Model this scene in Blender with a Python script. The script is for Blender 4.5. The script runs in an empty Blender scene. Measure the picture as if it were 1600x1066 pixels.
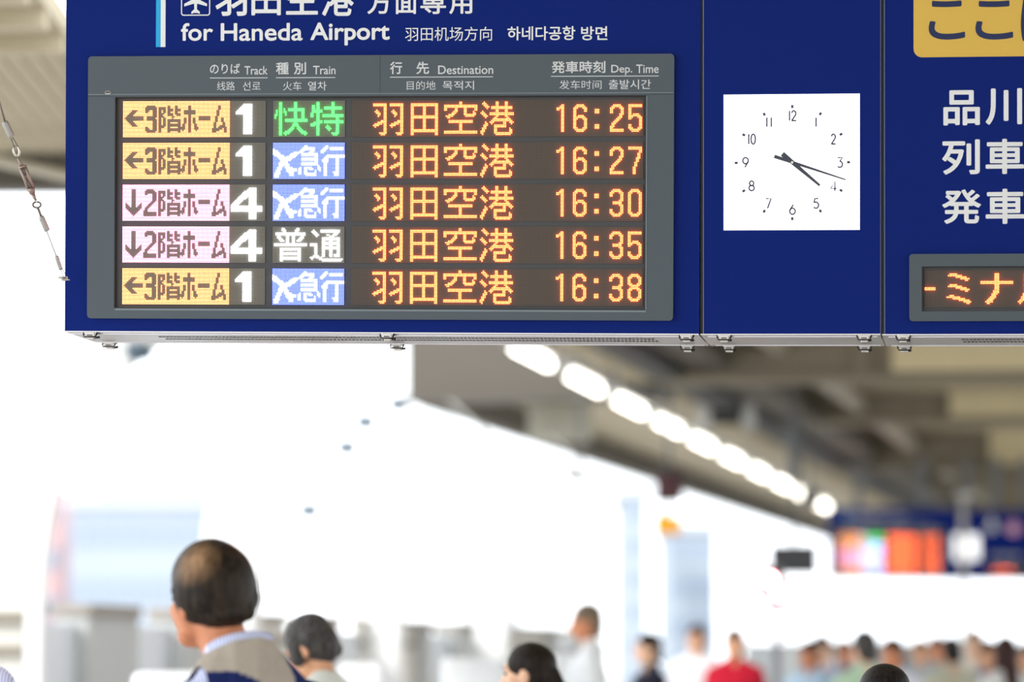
import bpy, bmesh, math, random
from mathutils import Vector, Matrix, Quaternion
random.seed(7)
SC = bpy.context.scene
COL = SC.collection
PI = math.pi

# ------------------------------------------------------------------ camera, world, exposure
F_PX, EYE, PITCH, D0 = 6000.0, 1.45, math.atan((1030 - 533) / 6000.0), 10.14
CAM = Vector((0, 0, EYE))
cam_r = Vector((1, 0, 0))
cam_u = Vector((0, -math.sin(PITCH), math.cos(PITCH)))
cam_f = Vector((0, math.cos(PITCH), math.sin(PITCH)))
cd = bpy.data.cameras.new('camera')
cam = bpy.data.objects.new('camera', cd)
COL.objects.link(cam)
cam.location = CAM
cam.rotation_euler = (PI / 2 + PITCH, 0, 0)
cd.sensor_width = 36.0
cd.lens = 36.0 * F_PX / 1600.0
cd.clip_start, cd.clip_end = 0.5, 2000
cd.dof.use_dof = True
cd.dof.focus_distance = D0
cd.dof.aperture_fstop = 2.0
cd.dof.aperture_blades = 9
SC.camera = cam

W = bpy.data.worlds.new('sky')
SC.world = W
W.use_nodes = True
wn = W.node_tree.nodes
bg = wn['Background']
bg.inputs['Color'].default_value = (0.92, 0.96, 1.0, 1)
bg.inputs['Strength'].default_value = 2.9
sl = bpy.data.lights.new('sun', 'SUN')
sl.energy = 2.5
sl.angle = math.radians(4)
sl.color = (1.0, 0.97, 0.93)
sun = bpy.data.objects.new('sun', sl)
COL.objects.link(sun)
sun.rotation_euler = Vector((0.58, 0.58, -0.57)).to_track_quat('-Z', 'Y').to_euler()

SC.view_settings.view_transform = 'Standard'
SC.view_settings.look = 'None'
SC.view_settings.gamma = 1
SC.view_settings.use_curve_mapping = False
SC.view_settings.exposure = 0.0


# ------------------------------------------------------------------ helpers
def ray(px, py):
    return cam_r * ((px - 800) / F_PX) + cam_u * ((533 - py) / F_PX) + cam_f


def at(px, py, Y):
    d = ray(px, py)
    return CAM + d * (Y / d.y)


MATS = {}


def mat(name, col, rough=0.5, metal=0.0, emit=None, strength=0.0, vary=0.06, scale=6.0, spec=0.5, bump=0.0, coat=0.0):
    if name in MATS:
        return MATS[name]
    m = bpy.data.materials.new(name)
    m.use_nodes = True
    nt = m.node_tree
    b = nt.nodes['Principled BSDF']
    b.inputs['Roughness'].default_value = rough
    b.inputs['Metallic'].default_value = metal
    b.inputs['Specular IOR Level'].default_value = spec
    b.inputs['Coat Weight'].default_value = coat
    tc = nt.nodes.new('ShaderNodeTexCoord')
    nz = nt.nodes.new('ShaderNodeTexNoise')
    nz.inputs['Scale'].default_value = scale
    nz.inputs['Detail'].default_value = 4
    nt.links.new(tc.outputs['Object'], nz.inputs['Vector'])
    mx = nt.nodes.new('ShaderNodeMix')
    mx.data_type = 'RGBA'
    mx.inputs['A'].default_value = tuple(max(0, c * (1 - vary)) for c in col) + (1,)
    mx.inputs['B'].default_value = tuple(min(1, c * (1 + vary)) for c in col) + (1,)
    nt.links.new(nz.outputs['Fac'], mx.inputs['Factor'])
    nt.links.new(mx.outputs['Result'], b.inputs['Base Color'])
    if bump:
        bp = nt.nodes.new('ShaderNodeBump')
        bp.inputs['Strength'].default_value = bump
        nt.links.new(nz.outputs['Fac'], bp.inputs['Height'])
        nt.links.new(bp.outputs['Normal'], b.inputs['Normal'])
    if emit is not None:
        b.inputs['Emission Color'].default_value = tuple(emit) + (1,)
        b.inputs['Emission Strength'].default_value = strength
    MATS[name] = m
    return m


def srgb(r, g, b):
    def f(c):
        c /= 255.0
        return c / 12.92 if c <= 0.04045 else ((c + 0.055) / 1.055) ** 2.4
    return (f(r), f(g), f(b))


def link(name, mesh, mats=None, parent=None, M=None):
    o = bpy.data.objects.new(name, mesh)
    COL.objects.link(o)
    if mats is not None:
        for m in (mats if isinstance(mats, (list, tuple)) else [mats]):
            mesh.materials.append(m)
    if parent is not None:
        o.parent = parent
    if M is not None:
        o.matrix_basis = M
    return o


def obj(name, bm, mats, parent=None, smooth=False, M=None):
    me = bpy.data.meshes.new(name)
    bm.normal_update()
    if smooth:
        for f in bm.faces:
            f.smooth = True
    bm.to_mesh(me)
    bm.free()
    return link(name, me, mats, parent, M)


def tag(o, label=None, cat=None, group=None, kind=None):
    if label: o['label'] = label
    if cat: o['category'] = cat
    if group: o['group'] = group
    if kind: o['kind'] = kind
    return o


def empty(name, M, label=None, cat=None, group=None, kind=None):
    o = bpy.data.objects.new(name, None)
    o.empty_display_size = 0.1
    COL.objects.link(o)
    o.matrix_basis = M
    return tag(o, label, cat, group, kind)


def BM():
    return bmesh.new()


def quad(bm, pts, mi=0):
    f = bm.faces.new([bm.verts.new(p) for p in pts])
    f.material_index = mi
    return f


def box(bm, x0, x1, y0, y1, z0, z1, mi=0, bevel=0.0, M=None):
    r = bmesh.ops.create_cube(bm, size=1.0)
    vs = r['verts']
    for v in vs:
        v.co = Vector(((x0 + x1) / 2 + v.co.x * (x1 - x0), (y0 + y1) / 2 + v.co.y * (y1 - y0), (z0 + z1) / 2 + v.co.z * (z1 - z0)))
    fs = set(f for v in vs for f in v.link_faces)
    for f in fs:
        f.material_index = mi
    if bevel:
        es = list(set(e for v in vs for e in v.link_edges))
        r2 = bmesh.ops.bevel(bm, geom=es, offset=bevel, segments=2, affect='EDGES', profile=0.5)
        vs = list(set(v for f in r2['faces'] for v in f.verts) | set(v for v in vs if v.is_valid))
        for v in vs:
            for f in v.link_faces:
                f.material_index = mi
    if M is not None:
        bmesh.ops.transform(bm, matrix=M, verts=[v for v in vs if v.is_valid])
    return vs


def tube(bm, pts, r, n=8, mi=0, closed=False):
    """round tube through points; r a number or one per point"""
    pts = [Vector(p) for p in pts]
    N = len(pts)
    rs = r if isinstance(r, (list, tuple)) else [r] * N
    rings = []
    ref = None
    for i, p in enumerate(pts):
        if closed:
            d = pts[(i + 1) % N] - pts[i - 1]
        else:
            d = pts[min(i + 1, N - 1)] - pts[max(i - 1, 0)]
        d.normalize()
        if ref is None:
            ref = Vector((0, 0, 1)) if abs(d.z) < 0.9 else Vector((1, 0, 0))
        a = d.cross(ref)
        if a.length < 1e-6:
            a = d.cross(Vector((0.3, 1, 0.2)))
        a.normalize()
        b = a.cross(d)
        ref = b.copy() if False else ref
        rings.append([bm.verts.new(p + (a * math.cos(2 * PI * k / n) + b * math.sin(2 * PI * k / n)) * rs[i]) for k in range(n)])
    m = N if closed else N - 1
    for i in range(m):
        A, B = rings[i], rings[(i + 1) % N]
        for k in range(n):
            f = bm.faces.new([A[k], A[(k + 1) % n], B[(k + 1) % n], B[k]])
            f.material_index = mi
            f.smooth = True
    if not closed:
        f = bm.faces.new(rings[0][::-1]); f.material_index = mi
        f = bm.faces.new(rings[-1]); f.material_index = mi
    bmesh.ops.recalc_face_normals(bm, faces=bm.faces[:])


def prism(bm, pts2, y0, y1, mi=0):
    """polygon in (x,z) extruded along y"""
    a = [bm.verts.new((x, y0, z)) for x, z in pts2]
    b = [bm.verts.new((x, y1, z)) for x, z in pts2]
    fs = [bm.faces.new(a), bm.faces.new(b[::-1])]
    n = len(a)
    for i in range(n):
        fs.append(bm.faces.new([a[i], b[i], b[(i + 1) % n], a[(i + 1) % n]]))
    for f in fs:
        f.material_index = mi
    bmesh.ops.recalc_face_normals(bm, faces=fs)
    return fs


def rrect(x0, x1, z0, z1, r, k=6):
    out = []
    for cx, cz, a0 in ((x1 - r, z1 - r, 0), (x0 + r, z1 - r, 90), (x0 + r, z0 + r, 180), (x1 - r, z0 + r, 270)):
        for i in range(k + 1):
            a = math.radians(a0 + 90 * i / k)
            out.append((cx + r * math.cos(a), cz + r * math.sin(a)))
    return out


# ------------------------------------------------------------------ the sign's face plane
TH = math.atan(0.128)
e_u = cam_r * math.cos(TH) - cam_f * math.sin(TH)
e_w = cam_u.copy()
e_n = cam_f * math.cos(TH) + cam_r * math.sin(TH)      # into the sign
P0 = CAM + cam_f * D0


def face(px, py):
    X = (px - 800) / F_PX
    a = D0 * X / (math.cos(TH) + X * math.sin(TH))
    t = D0 - a * math.sin(TH)
    return a, t * (533 - py) / F_PX


class Frame:
    def __init__(self, px, py, rho):
        self.a0, self.b0 = face(px, py)
        self.c, self.s = math.cos(rho), math.sin(rho)
        M = Matrix.Identity(4)
        ex = e_u * self.c + e_w * self.s
        ez = -e_u * self.s + e_w * self.c
        o = P0 + e_u * self.a0 + e_w * self.b0
        for i in range(3):
            M[i][0], M[i][1], M[i][2], M[i][3] = ex[i], e_n[i], ez[i], o[i]
        self.M = M

    def __call__(self, px, py):
        a, b = face(px, py)
        a -= self.a0
        b -= self.b0
        return (a * self.c + b * self.s, -a * self.s + b * self.c)


# materials of the sign
M_BLUE = mat('navy sign enamel', (0.004, 0.019, 0.185), rough=0.42, vary=0.05, scale=1.5, spec=0.06)
M_GREY = mat('grey display frame', (0.074, 0.097, 0.116), rough=0.5, vary=0.04, scale=3)
M_WHITE = mat('white lettering film', (0.90, 0.91, 0.91), rough=0.5, vary=0.02)
M_LETTER = mat('pale grey lettering film', (0.70, 0.72, 0.73), rough=0.5, vary=0.02)
M_CYAN = mat('cyan stripe film', (0.0, 0.42, 0.85), rough=0.5)
M_YEL = mat('yellow notice film', srgb(232, 190, 78), rough=0.5, vary=0.03, scale=2)
M_NAVYTXT = mat('navy lettering film', (0.003, 0.014, 0.09), rough=0.5)
M_SCREEN = mat('dark screen recess', (0.055, 0.055, 0.057), rough=0.5)
M_RECESS = mat('black recess edge', (0.012, 0.012, 0.014), rough=0.6)
M_ALU = mat('brushed aluminium underside', (0.62, 0.60, 0.62), rough=0.28, metal=0.85, scale=2, vary=0.1)
M_SLOT = mat('dark vent slot', (0.02, 0.022, 0.025), rough=0.8)
M_STEEL = mat('latch steel', (0.55, 0.52, 0.47), rough=0.3, metal=0.9)
M_BLACK = mat('black latch wire', (0.006, 0.006, 0.012), rough=0.35)
M_SIDE = mat('navy cabinet side', (0.006, 0.022, 0.13), rough=0.35)
M_SEAM = mat('seam shadow gap', (0.055, 0.068, 0.08), rough=0.7)
M_EDGE = mat('edge highlight blue', (0.10, 0.13, 0.28), rough=0.35)  # lighter blue paints in the highlights along the cabinet edges


def cell_mat(name, a, b):
    """unlit matrix: square lattice of dark lamps on a dull board, one lamp per UV unit"""
    m = bpy.data.materials.new(name)
    m.use_nodes = True
    nt = m.node_tree
    bs = nt.nodes['Principled BSDF']
    bs.inputs['Roughness'].default_value = 0.6
    bs.inputs['Specular IOR Level'].default_value = 0.2
    uv = nt.nodes.new('ShaderNodeUVMap')
    fr = nt.nodes.new('ShaderNodeVectorMath'); fr.operation = 'FRACTION'
    nt.links.new(uv.outputs['UV'], fr.inputs[0])
    sb = nt.nodes.new('ShaderNodeVectorMath'); sb.operation = 'SUBTRACT'
    sb.inputs[1].default_value = (0.5, 0.5, 0)
    nt.links.new(fr.outputs['Vector'], sb.inputs[0])
    ln = nt.nodes.new('ShaderNodeVectorMath'); ln.operation = 'LENGTH'
    nt.links.new(sb.outputs['Vector'], ln.inputs[0])
    mr = nt.nodes.new('ShaderNodeMapRange')
    mr.inputs['From Min'].default_value = 0.28
    mr.inputs['From Max'].default_value = 0.46
    nt.links.new(ln.outputs['Value'], mr.inputs['Value'])
    mx = nt.nodes.new('ShaderNodeMix'); mx.data_type = 'RGBA'
    mx.inputs['A'].default_value = a + (1,)
    mx.inputs['B'].default_value = b + (1,)
    nt.links.new(mr.outputs['Result'], mx.inputs['Factor'])
    nt.links.new(mx.outputs['Result'], bs.inputs['Base Color'])
    return m


M_CELL = cell_mat('full colour matrix board', (0.28, 0.26, 0.21), (0.095, 0.09, 0.078))
M_CELLO = cell_mat('amber matrix board', (0.165, 0.132, 0.108), (0.06, 0.05, 0.043))


def led(name, col, s):
    return mat(name, (0.02, 0.02, 0.02), rough=0.6, emit=col, strength=s, vary=0)


L_AMBER = led('amber lamp', (1.0, 0.130, 0.036), 13.0)
L_ORANGE = led('orange field lamp', (1.0, 0.365, 0.14), 4.2)
L_PINK = led('pink field lamp', (1.0, 0.36, 0.61), 4.9)
L_GREEN = led('green lamp', (0.055, 1.0, 0.095), 7.5)
L_WHITE = led('white lamp', (0.86, 0.90, 1.0), 7.0)
L_BLUE = led('blue field lamp', (0.12, 0.17, 1.0), 5.0)


# ------------------------------------------------------------------ lettering
def text_mesh(s):
    c = bpy.data.curves.new('t', 'FONT')
    c.body = s
    c.size = 1.0
    c.resolution_u = 6
    o = bpy.data.objects.new('t', c)
    COL.objects.link(o)
    dg = bpy.context.evaluated_depsgraph_get()
    me = bpy.data.meshes.new_from_object(o.evaluated_get(dg))
    bpy.data.objects.remove(o)
    bpy.data.curves.remove(c)
    me.materials.clear()
    return me


def letter(fr, parent, name, items, m, y=-0.0012):
    """items: (string, x0, x1, ytop, ybottom in photo pixels, bold)"""
    bm = BM()
    for s, x0, x1, y0, y1, bold in items:
        me = text_mesh(s)
        xs = [v.co.x for v in me.vertices]
        ys = [v.co.y for v in me.vertices]
        ax, bx, ay, by = min(xs), max(xs), min(ys), max(ys)
        ym = (y0 + y1) / 2
        lx0 = fr(x0, ym)[0]; lx1 = fr(x1, ym)[0]
        zt = fr((x0 + x1) / 2, y0)[1]; zb = fr((x0 + x1) / 2, y1)[1]
        # a heavier weight is the same outline laid down again all round, inside the measured box
        base = [v.co.copy() for v in me.vertices]
        g = bold * abs(zt - zb) / (0.92 if len(s) else 1)
        for k in range(9 if bold > .005 else 1):
            dx, dz = (0, 0) if k == 0 else (g * math.cos(k * PI / 4), g * math.sin(k * PI / 4))
            for v, p in zip(me.vertices, base):
                v.co = Vector((lx0 + g + (p.x - ax) / (bx - ax) * (lx1 - lx0 - 2 * g) + dx, y - k * 2e-6, zb + g + (p.y - ay) / (by - ay) * (zt - zb - 2 * g) + dz))
            bm.from_mesh(me)
        bpy.data.meshes.remove(me)
    return obj(name, bm, m, parent)


def rect_px(bm, fr, x0, x1, y0, y1, ya, yb, mi=0):
    a = fr(x0, (y0 + y1) / 2)[0]; b = fr(x1, (y0 + y1) / 2)[0]
    t = fr((x0 + x1) / 2, y0)[1]; u = fr((x0 + x1) / 2, y1)[1]
    box(bm, a, b, ya, yb, u, t, mi)


# ------------------------------------------------------------------ dot matrix writing
def rng(s):
    out = []
    for p in s.split(','):
        if '-' in p:
            a, b = p.split('-')
            out += range(int(a), int(b) + 1)
        else:
            out.append(int(p))
    return out


def G(s, dx=0, dy=0):
    out = set()
    for e in s.split():
        r, c = e.split(':')
        for y in rng(r):
            for x in rng(c):
                out.add((x + dx, y + dy))
    return out


def seg(x0, y0, x1, y1, w):
    out = set()
    L2 = (x1 - x0) ** 2 + (y1 - y0) ** 2
    for x in range(0, 48):
        for y in range(0, 24):
            t = max(0, min(1, ((x - x0) * (x1 - x0) + (y - y0) * (y1 - y0)) / L2))
            if math.hypot(x - x0 - t * (x1 - x0), y - y0 - t * (y1 - y0)) <= w / 2:
                out.add((x, y))
    return out


HALF = "2-3:0-8 4-20:7-8 21:4-8 22:5-7 6:2 7:1-3 8:2-4 9:3-4 10:3 13:5-8 14:3-8 15:1-5 16:0-3 17:1"
TA = "2-3:0-17 2-22:0-1,16-17 4-18:8-9 10-11:0-17 19-20:0-17"
KU = ("1-2:10-11 3-4:0-21 5-6:0-1,20-21 5-6:7-8 7:6-8 8:5-7 9:3-6 10:1-5 11:2-3 5-8:13-14 7:19 8:19-20 9:13-20 10:14-19 "
      "13-14:3-18 15-19:10-11 20-21:0-21")
KO = ("1:2 2:1-3 3:2-4 4:3-5 5:4 7:1 8:0-2 9:1-3 10:2-4 11:3 14:3 15:3-4 16:2-4 17:2-3 18:1-3 19:1-2 20:0-2 21:0-1 22:1 "
      "1-10:10-11,16-17 4-5:7-20 8-9:6-21 11:9-10,17-18 12:8-19 13:7-20 14:6-8,15-16,19-21 15:7,15-16,20 16-17:9-16 "
      "18:9-10,19 19-20:9-10,19-20 21:9-20 22:10-19")
DEST = G(HALF, 14) | G(HALF, 25) | G(TA, 39) | G(KU, 61) | G(KO, 85)
TOP = "0:2-6 1:1-7 2:0-2,6-8 "
BOT = " 15:0-2,6-8 16:1-7 17:2-6"
DIG = {
    '0': TOP + "3-14:0-1,7-8" + BOT,
    '1': "0:3-4 1:2-4 2:0-4 3:0-1,3-4 4-17:3-4",
    '2': TOP + "3-5:0-1,7-8 6:6-8 7:6-7 8:5-7 9:4-6 10:3-5 11:2-4 12:1-3 13:1-2 14:0-2 15:0-1 16-17:0-8",
    '3': TOP + "3-4:0-1,7-8 5-6:7-8 7:6-8 8-9:2-7 10:6-8 11-12:7-8 13-14:0-1,7-8" + BOT,
    '5': "0-1:0-8 2-5:0-1 6:0-1,3-6 7:0-7 8:0-2,6-8 9:0-1,7-8 10-12:7-8 13-14:0-1,7-8" + BOT,
    '6': TOP + "3-4:0-1,7-8 5-6:0-1 7:0-1,3-6 8:0-7 9:0-2,6-8 10-14:0-1,7-8" + BOT,
    '7': "0-1:0-8 2-3:7-8 4-6:6-7 7:5-7 8-9:5-6 10-12:4-5 13-17:3-4",
    '8': TOP + "3-5:0-1,7-8 6:0-2,6-8 7:1-7 8:2-6 9:1-7 10:0-2,6-8 11-14:0-1,7-8" + BOT,
}
COLON = "3-5:0-2 13-15:0-2"


def clock_text(a, b):
    return G(DIG['1'], 135, 3) | G(DIG['6'], 146, 3) | G(COLON, 160, 3) | G(DIG[a], 170, 3) | G(DIG[b], 182, 3)


KAI = ("4-20:24-25 4-5:24-28 6-7:27-28 8:26-27 9:26 10:26-27 11-15:27-28 16:26-28 17:26-27 "
       "3-9:30-31 5-6:32-33 9:31-33 8:32-33 3-8:35-36 5-6:37-38 8-9:36-38 10:33-34 11:33 12-20:30-31,37-38 12-13:30-38 15-16:30-38 18-19:30-38 ")
HOME = ("3-20:44-45 6-8:41-48 11-14:41-42 15-16:40-41 17-18:39-41 19:40 11-14:47-48 15-16:48-49 17-18:48-50 19:49 10-12:51-58 "
        "3-5:64-65 6-9:63-64 10-13:62-63 14-17:61-62 18-20:60-62 18-19:63-64 17-18:64-66 16-17:65-68 11-13:66-67 14-16:67-68 17-20:68-69")
ARL = "6:6-9 7:5-8 8:4-7 9:3-6 10:2-13 11:1-13 12:2-13 13:3-6 14:4-7 15:5-8 16:6-9 "
ARD = "3-14:6-8 12:2,12 13:2-3,11-12 14:2-4,10-12 15:2-12 16:3-11 17:4-10 18:5-9 19:6-8 20:7 "
N3 = "3:16-21 4-5:15-22 6:15-17,20-22 7:15-16,20-22 8-9:20-22 10-12:16-21 10:20-22 12-16:20-22 17:15-16,20-22 18:15-17,20-22 19:15-22 20:16-21 "
N2 = "3:16-20 4:15-21 5:15-22 6:15-16,20-22 7-10:20-22 11:19-21 12:18-20 13:17-19 14:16-18 15:15-17 16:15-16 17:14-16 18-20:14-22 "
FULL72 = set((x, y) for x in range(72) for y in range(24))
FULL48 = set((x, y) for x in range(48) for y in range(24))
TRACK3 = FULL72 - G(ARL + N3 + KAI + HOME)
TRACK2 = FULL72 - G(ARD + N2 + KAI + HOME)
ONE = G("2:9-14 3:8-14 4:7-14 5:6-14 6:5-14 7-8:4-14 9-21:9-14")
FOUR = set()
for y in range(2, 23):
    FOUR |= {(x, y) for x in range(13, 18)}
    if y < 14:
        c = 13 - (y - 2) * 12.0 / 11.0
        FOUR |= {(x, y) for x in range(int(round(c - 0.4)), int(round(c + 5.2)))  if 0 < x < 14}
FOUR |= G("14-17:1-21")
RAPID = G("1-22:4-5 6-9:2 9-11:1 5-7:7 7-9:8 1-15:14-15 5-6:10-20 5-11:19-20 12-13:8-22 15-16:13-16 17:12-13,16-17 18:11-13,16-18 "
          "19:10-12,17-19 20:8-11,18-21 21:7-10,19-22 22:8,21 "
          "1-22:29-30 3-7:26-27 8-10:25-26 6-7:26-32 13:30-32 14:27-32 15:25-29 16:25-27 1-8:39-40 4-5:34-45 9-10:33-46 9-20:42-43 13-14:34-46 "
          "16:36 17:35-37 18:36-38 19:37 21:39-43 22:40-42")
EXPR = (seg(0.3, 5.5, 8, 11.5, 3.2) | seg(15, 6.6, 7, 12, 2.9) | seg(6, 12, 2, 21, 3.0) | seg(7, 12, 12.3, 20.5, 3.0) | seg(10.5, 16.5, 15, 17.6, 1.9) |
        G("2:21-22 3:20-27 4:19-27 5:18-20,25-27 6:17-19,24-26 7-8:19-29 7-14:28-29 10-11:19-29 13-14:19-29 16:23-25 17:24-26 "
          "16-19:18-18 17-20:17-18 16-20:21-22 20-21:22-28 18-19:28 15-17:30 16-18:31 "
          "2:35-36 3:34-36 4:33-35 5:32-34 6:32-33 8:36-37 9:35-37 10:34-36 11-12:33-36 11-21:34-35 3-4:38-46 8-9:37-47 10-21:42-43 19:40-43 20-21:41-43"))
LOCAL = G("1:6-7,16-17 2:6-8,15-17 3:7-8,15-16 4-5:2-21 6-10:9-10,13-14 6:3-4,19-20 7:3-5,18-20 8:4-6,17-19 9:5-7,16-18 11-12:1-22 "
          "14-22:5-6,17-18 14-15:5-18 17-18:5-18 20-21:5-18 "
          "2:27 3:26-28 4:27-29 5:28-30 6:29 2-3:32-44 4:41-43 5:36-37,40-42 6:38-40 7-19:33-34,43-44 7-8:33-44 10-11:33-44 13-14:33-44 "
          "7-19:38-39 18-19:41-43 11-12:25-29 13-18:28-29 19:27-30 20:25-27,29-32 21:26,31-46 22:33-45")
STRIP = G("11-12:0-6 2:16-20 3:15-23 4:20-26 5:23-28 6:26-27 9:16-20 10:15-23 11:20-26 12:23-28 13:26-27 "
          "16:16-18 17:14-22 18:18-25 19:22-28 20:25-29 21:27-28 "
          "2-12:45-47 7-8:36-56 13-14:44-47 15:43-46 16:43-45 17:42-45 18:41-44 19:40-43 20:39-43 21:40-41 "
          "2-14:64-65 15-16:63-64 17:62-64 18:62-63 19:61-63 20:60-62 21:61 2-20:71-72 21:71-74 20:73-76 19:75-77 18:77-78")


def dots(bm, x0, z1, px, pz, cells, y=0.0, h=0.0040, r=0.33, mi=0):
    """one raised lamp per lit cell: a small frustum standing on the board"""
    for (c, rr) in sorted(cells):
        cx = x0 + (c + 0.5) * px
        cz = z1 - (rr + 0.5) * pz
        a, b = r * px, r * pz
        t = 0.72
        v = [bm.verts.new((cx + sx * a, y, cz + sz * b)) for sx, sz in ((-1, -1), (1, -1), (1, 1), (-1, 1))]
        w = [bm.verts.new((cx + sx * a * t, y - h, cz + sz * b * t)) for sx, sz in ((-1, -1), (1, -1), (1, 1), (-1, 1))]
        fs = [bm.faces.new(w)]
        for i in range(4):
            fs.append(bm.faces.new([v[i], v[(i + 1) % 4], w[(i + 1) % 4], w[i]]))
        for f in fs:
            f.material_index = mi


def board(parent, name, x0, z1, px, pz, nc, nr, y, m):
    me = bpy.data.meshes.new(name)
    x1, z0 = x0 + nc * px, z1 - nr * pz
    v = [(x0, y, z0), (x1, y, z0), (x1, y, z1), (x0, y, z1), (x0, y + .004, z0), (x1, y + .004, z0), (x1, y + .004, z1), (x0, y + .004, z1)]
    f = [(0, 1, 2, 3), (4, 7, 6, 5), (0, 4, 5, 1), (1, 5, 6, 2), (2, 6, 7, 3), (3, 7, 4, 0)]
    me.from_pydata(v, [], f)
    uv = me.uv_layers.new(name='UVMap')
    for p in me.polygons:
        for li in p.loop_indices:
            co = me.vertices[me.loops[li].vertex_index].co
            uv.data[li].uv = ((co.x - x0) / px, (co.z - z0) / pz)
    return link(name, me, m, parent)


def frame_plate(fr, parent, name, ox0, ox1, oy0, oy1, ix0, ix1, iy0, iy1, rad, ya, yb, m):
    """rounded plate with a rectangular window, standing from yb out to ya"""
    def L(px, py): return fr(px, py)
    X0 = L(ox0, (oy0 + oy1) / 2)[0]; X1 = L(ox1, (oy0 + oy1) / 2)[0]
    T = L((ox0 + ox1) / 2, oy0)[1]; B = L((ox0 + ox1) / 2, oy1)[1]
    x0 = L(ix0, (iy0 + iy1) / 2)[0]; x1 = L(ix1, (iy0 + iy1) / 2)[0]
    t = L((ix0 + ix1) / 2, iy0)[1]; b = L((ix0 + ix1) / 2, iy1)[1]
    k = 6
    outer = rrect(X0, X1, B, T, rad, k)
    cs = [(x1, t), (x0, t), (x0, b), (x1, b)]
    inner = [cs[i // (k + 1)] for i in range(4 * (k + 1))]
    bm = BM()
    n = len(outer)
    of = [bm.verts.new((x, ya, z)) for x, z in outer]
    ob = [bm.verts.new((x, yb, z)) for x, z in outer]
    cf = [bm.verts.new((x, ya, z)) for x, z in cs]
    cb = [bm.verts.new((x, yb, z)) for x, z in cs]
    for i in range(n):
        j = (i + 1) % n
        a, c = cf[i // (k + 1)], cf[j // (k + 1)]
        if a is c:
            bm.faces.new([of[i], of[j], a])
        else:
            bm.faces.new([of[i], of[j], c, a])
        bm.faces.new([of[j], of[i], ob[i], ob[j]])
    for i in range(4):
        j = (i + 1) % 4
        bm.faces.new([cf[i], cf[j], cb[j], cb[i]])
    bmesh.ops.recalc_face_normals(bm, faces=bm.faces[:])
    return obj(name, bm, m, parent), (x0, x1, b, t)


DEPTH = 0.353
DROP = DEPTH * math.tan(PITCH) * 1.02


def latch(parent, x, z, front=True):
    """toggle latch hanging under the cabinet's edge: catch plate, bail wire and lever"""
    bm = BM()
    y = 0.020 if front else DEPTH - 0.012
    zz = z - DROP * y / DEPTH
    box(bm, x - .013, x + .013, y - .012, y + .012, zz - .006, zz + .001, 0, .0012)
    box(bm, x - .010, x + .010, y - .015, y - .011, zz - .013, zz - .001, 0, .0008)
    box(bm, x - .006, x + .006, y - .0165, y - .0145, zz - .0085, zz - .0065, 1)
    box(bm, x - .007, x + .007, y - .008, y + .016, zz - .017, zz - .011, 0, .0012)
    tube(bm, [(x - .012, y + .002, zz - .003), (x - .0145, y - .012, zz - .006), (x - .012, y - .017, zz - .011), (x + .012, y - .017, zz - .011),
              (x + .0145, y - .012, zz - .006), (x + .012, y + .002, zz - .003)], .0017, 6, 1)
    for s in (-1, 1):
        box(bm, x + s * .0145 - .0022, x + s * .0145 + .0022, y - .006, y + .006, zz - .004, zz + .001, 1, .0006)
    tube(bm, [(x - .006, y + .016, zz - .014), (x + .014, y + .02, zz - .012)], .0028, 6, 1)
    for v in bm.verts:
        v.co = Vector((x, y, zz)) + (v.co - Vector((x, y, zz))) * 1.25
    return obj('latch', bm, [M_STEEL, M_BLACK], parent)


def cabinet(fr, root, x0, x1, zb, zt, slots, e0=0.0, i0=.005, i1=.005):
    """blue cabinet: leaning face, level aluminium underside with two rows of vent slots"""
    bm = BM()
    k = 0.012
    a = [(x0, 0, zb), (x1, 0, zb), (x1, 0, zt), (x0, 0, zt)]
    b = [(x0 + .004, DEPTH, zb - DROP), (x1 - .004, DEPTH, zb - DROP), (x1 - .004, DEPTH, zt), (x0 + .004, DEPTH, zt)]
    va = [bm.verts.new(p) for p in a]; vb = [bm.verts.new(p) for p in b]
    bm.faces.new(va)
    bm.faces.new(vb[::-1])
    for i in range(1, 4):
        j = (i + 1) % 4
        f = bm.faces.new([va[i], va[j], vb[j], vb[i]])
        f.material_index = 1
    bmesh.ops.recalc_face_normals(bm, faces=bm.faces[:])
    obj('housing', bm, [M_BLUE, M_SIDE], root)
    bm = BM()
    def P(x, y, dz=0): return (x, y, zb - DROP * y / DEPTH + dz)
    e = .004
    v = [bm.verts.new(p) for p in (P(x0 + .001 - e0, .002), P(x1 - .001, .002), P(x1 - i1, DEPTH - .002), P(x0 + i0 - e0, DEPTH - .002),
                                   P(x0 + .001 - e0, .002, -.003), P(x1 - .001, .002, -.003), P(x1 - i1, DEPTH - .002, -.003), P(x0 + i0 - e0, DEPTH - .002, -.003))]
    for q in ((0, 1, 2, 3), (7, 6, 5, 4), (0, 4, 5, 1), (1, 5, 6, 2), (2, 6, 7, 3), (3, 7, 4, 0)):
        bm.faces.new([v[i] for i in q])
    for yy in (.035, DEPTH - .04):          # folded ribs along the pan
        box(bm, x0 + .01, x1 - .01, yy, yy + .012, zb - DROP * yy / DEPTH - .006, zb - DROP * yy / DEPTH - .002)
    bmesh.ops.recalc_face_normals(bm, faces=bm.faces[:])
    obj('underside_pan', bm, M_ALU, root)
    if slots:
        bm = BM()
        s0, s1 = slots
        x = s0
        while x < s1:
            for yy in (.13, .20):
                xx = x + (.004 if yy > .15 else 0)
                z = zb - DROP * (yy + .017) / DEPTH - .0033
                box(bm, xx, xx + .0066, yy, yy + .034, z - .0004 - 0, z + .0006)
            x += .0103
        obj('vent_slots', bm, M_SLOT, root)


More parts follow.
